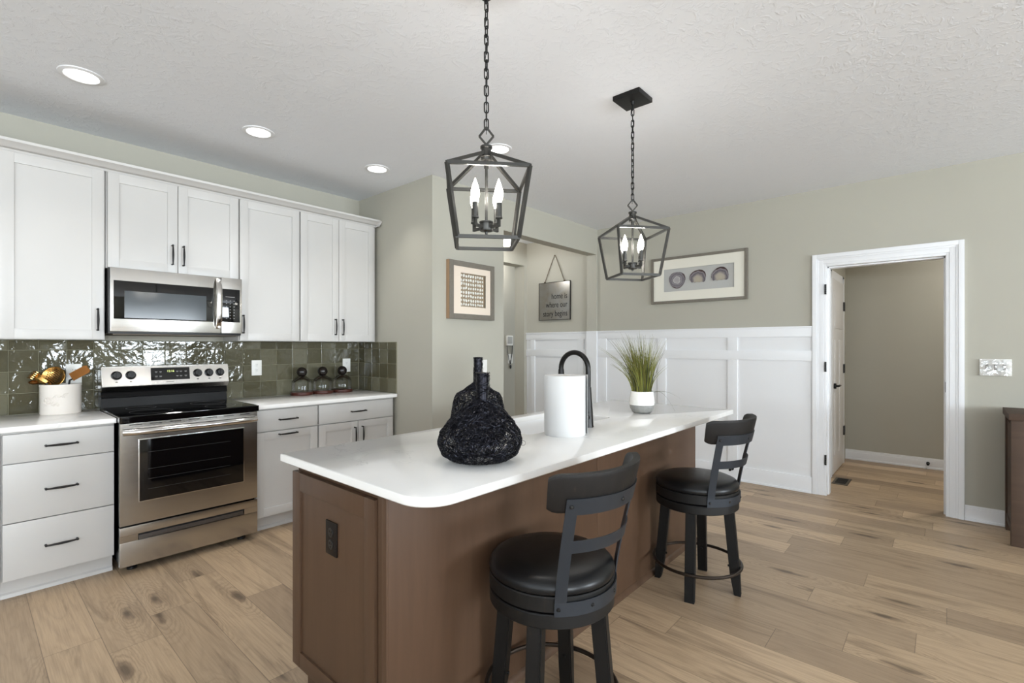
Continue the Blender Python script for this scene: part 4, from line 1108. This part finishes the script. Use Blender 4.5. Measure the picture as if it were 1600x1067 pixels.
MB().lathe([(.088, .10), (.085, .096), (.068, .0), (.0, -.004), (0, 0), (.064, .004), (.081, .10)], (4.40, 4.0, 2.558), 32).build('glass_shade', 'shade', k)
m = MB().cyl((4.40, 4.0, 2.65), (4.40, 4.0, CH - .02), .02); m.build('stem', 'steelbright', k)
light('hall_light', 'POINT', (4.40, 4.0, 2.50), 13, (1, .985, .96), shadow_soft_size=.08)
light('hall_far_fill', 'AREA', (5.2, 4.74, CH - .02), 9, (1, .985, .96), shape='DISK', size=.3)  # added lamp without a fixture, brightens the wall beyond the hall opening
light('utility_fill', 'AREA', (6.2, -.6, CH - .02), 21, (1, .96, .9), shape='DISK', size=.3)  # unseen warm lamp, no fixture, added to light the utility room

# ------------------------------------------------------------------ bar stools
def stool(cx, cy, back, legs, label):
    s = T('bar_stool', label, 'stool', (cx, cy, 0), 'black swivel bar stools', rz=back)
    RS = .2177
    B = lambda mb, name, m_, par=s, **k: mb.build(name, m_, par, local=True, **k)
    B(MB().lathe([(.12, .458), (.212, .458), (.2165, .462), (.2165, .500), (.213, .504), (.12, .504)], n=64, closed=True), 'fixed_seat_ring', 'darkwood')
    B(MB().lathe([(0, .505), (.12, .505), (.12, .511), (0, .511)], n=32), 'swivel_plate', 'blackmetal')
    B(MB().lathe([(0, .511), (.2155, .511), (.218, .514), (.218, .556), (.215, .560), (0, .560)], n=64), 'swivel_seat_ring', 'darkwood')
    B(MB().lathe([(0, .560), (.2085, .560), (.216, .565), (.219, .575), (.216, .588), (.204, .602), (.18, .612), (.13, .619), (.06, .621), (0, .6215)], n=64), 'seat_cushion', 'leather')
    for k in range(4):
        a = legs - back + k * math.pi / 2; d = Vector((math.cos(a), math.sin(a), 0)); t_ = Vector((-d.y, d.x, 0)); m = MB()
        def ring(r, z, hw, ti=0): c = d * r + Vector((0, 0, z)); return [c - d * (hw - ti) - t_ * .025, c + d * hw - t_ * .025, c + d * hw + t_ * .025, c - d * (hw - ti) + t_ * .025]
        secs = [ring(.205, 0, .022, .016), ring(.202, .006, .024, .014), ring(.197, .11, .025), ring(.165, .459, .026)]
        t2 = bmesh.new(); vs = [[t2.verts.new(p) for p in r_] for r_ in secs]
        t2.faces.new(vs[0][::-1]); t2.faces.new(vs[-1])
        for r0, r1 in zip(vs, vs[1:]):
            for i in range(4): t2.faces.new((r0[i], r0[(i + 1) % 4], r1[(i + 1) % 4], r1[i]))
        bmesh.ops.recalc_face_normals(t2, faces=t2.faces)
        es = [e for e in t2.edges if abs(e.verts[0].co.z - e.verts[1].co.z) > .05]; bmesh.ops.bevel(t2, geom=es, offset=.004, segments=2, affect='EDGES')
        m._add(t2); lo = B(m, 'leg', 'darkwood')
        q = MB().cyl(d * .16 + Vector((0, 0, .145)), d * .225 + Vector((0, 0, .145)), .006, n=10); B(q, 'bolt', 'blackmetal', lo)
    B(MB().tube([(.229 * math.cos(2 * math.pi * k / 64), .229 * math.sin(2 * math.pi * k / 64), .145) for k in range(64)], .0085, 10, closed=True), 'foot_ring', 'footring')
    # back frame
    def P(sx, z, k, th=.0045):
        wz = max(0, (z - .53) / .36); w = wz ** 1.25 if wz < 1.2 else wz
        aB = sx * R(49); xb, yb = .2235 * math.sin(aB), -.2235 * math.cos(aB)
        xt = sx * .197; yt = -.292 + (.30 - math.sqrt(max(.0, .09 - xt * xt)))
        w = min(w, 1.25); x, y = xb + (xt - xb) * w, yb + (yt - yb) * w
        n = Vector((x, y * .9, 0)).normalized(); return Vector((x, y, z)) - n * th * k
    L = lambda a, b, n: [a + (b - a) * i / (n - 1) for i in range(n)]
    m = MB()
    m.sheet(lambda u, v, k: P(u, v, k), L(-1, 1, 25), [.503, .547], 1)
    m.sheet(lambda u, v, k: P(u, v, k), L(-1, 1, 25), [.832, .884], 1)
    m.sheet(lambda u, v, k: P(u, v, k), L(-.93, .93, 25), [.708, .748], 1)
    for sg_ in (-1, 1):
        m.sheet(lambda u, v, k: P(sg_ * (1 - u * (1 - .25 * (v - .5) / .38)), v, k), [0, .1, .2], L(.505, .882, 14), 1)
    fr = B(m, 'back_frame', 'stoolmetal')
    for sx, z in ((-.93, .526), (-.33, .526), (.33, .526), (.93, .526), (-.93, .86), (.93, .86), (.0, .858)):
        p = P(sx, z, 0); n = Vector((p.x, p.y, 0)).normalized()
        B(MB().lathe([(.0065, -.002), (.0065, .002), (.004, .0045), (0, .005)], p, 12, n), 'bolt', 'blackmetal', fr)
    def Q(u, v, k):   # wooden rail inside the strap
        e_ = max(0, abs(u) - .9) / .1; z = .898 + v * .060 * (1 - .22 * e_ ** 2)
        p = P(u * 1.21, z, 0); n = Vector((p.x, p.y * .9, 0)).normalized(); rd = .004 * abs(v) ** 6
        return p - n * ((.0048 + rd) if not k else (.036 - rd))
    B(MB().sheet(Q, [-1, -.985, -.95, -.9] + L(-.85, .85, 20) + [.9, .95, .985, 1], [-1, -.93, -.8, 0, .8, .93, 1], 1), 'wood_back_rail', 'railwood')
    return s
stool(1.380, 1.034, R(-92 + 90), R(20), 'black swivel bar stool with ladder back nearest the camera')
stool(2.730, 1.036, R(-97 + 90), R(11.5), 'black swivel bar stool with ladder back at the far end of the island')

# ------------------------------------------------------------------ sideboard at the right edge
sb = T('sideboard', 'rustic dark brown wooden sideboard cut by the right edge of the picture', 'sideboard', (4.87, -1.1, 0))
X0, X1, Y0, Y1, ZT = 4.645, 5.085, -1.95, -.335, .885
m = MB(); m.box(X0 - .012, X1, Y0 - .012, Y1 + .012, ZT - .045, ZT, .003); m.build('top', 'rustic', sb)
m = MB(); m.box(X0 + .012, X1 - .01, Y0 + .02, Y1 - .02, .10, ZT - .045); m.build('carcass', 'rustic', sb)
for x in (X0, X1 - .058):
    for y in (Y0, Y1 - .062): MB().box(x, x + .058, y, y + .062, 0, ZT - .044, .003).build('leg', 'rustic', sb)
m = MB(); m.box(X0 + .05, X1 - .05, Y1 - .022, Y1 - .008, .10, .80, .002); m.build('side_panel', 'rustic', sb)
m = MB(); m.box(X0 + .05, X1 - .05, Y1 - .03, Y1 - .004, .075, .125, .002); m.build('bottom_rail', 'rustic', sb)
n = 3; wd = (Y1 - Y0 - .124) / n
for k in range(n):
    a = Y1 - .062 - (k + 1) * wd; b_ = a + wd
    d = MB().box(X0 + .002, X0 + .02, a + .006, b_ - .006, .66, .80, .003).build('drawer', 'rustic', sb); MB().tube([(X0 + .002, (a + b_) / 2 - .05, .73), (X0 - .025, (a + b_) / 2 - .05, .73), (X0 - .025, (a + b_) / 2 + .05, .73), (X0 + .002, (a + b_) / 2 + .05, .73)], .006, 8).build('handle', 'pull', d)
    d = MB().box(X0 + .002, X0 + .02, a + .006, b_ - .006, .11, .63, .003).build('door', 'rustic', sb)
    m = MB(); m.box(X0 - .004, X0 + .004, a + .02, b_ - .02, .125, .165); m.box(X0 - .004, X0 + .004, a + .02, b_ - .02, .575, .615); m.build('door_strap', 'rustic', d)
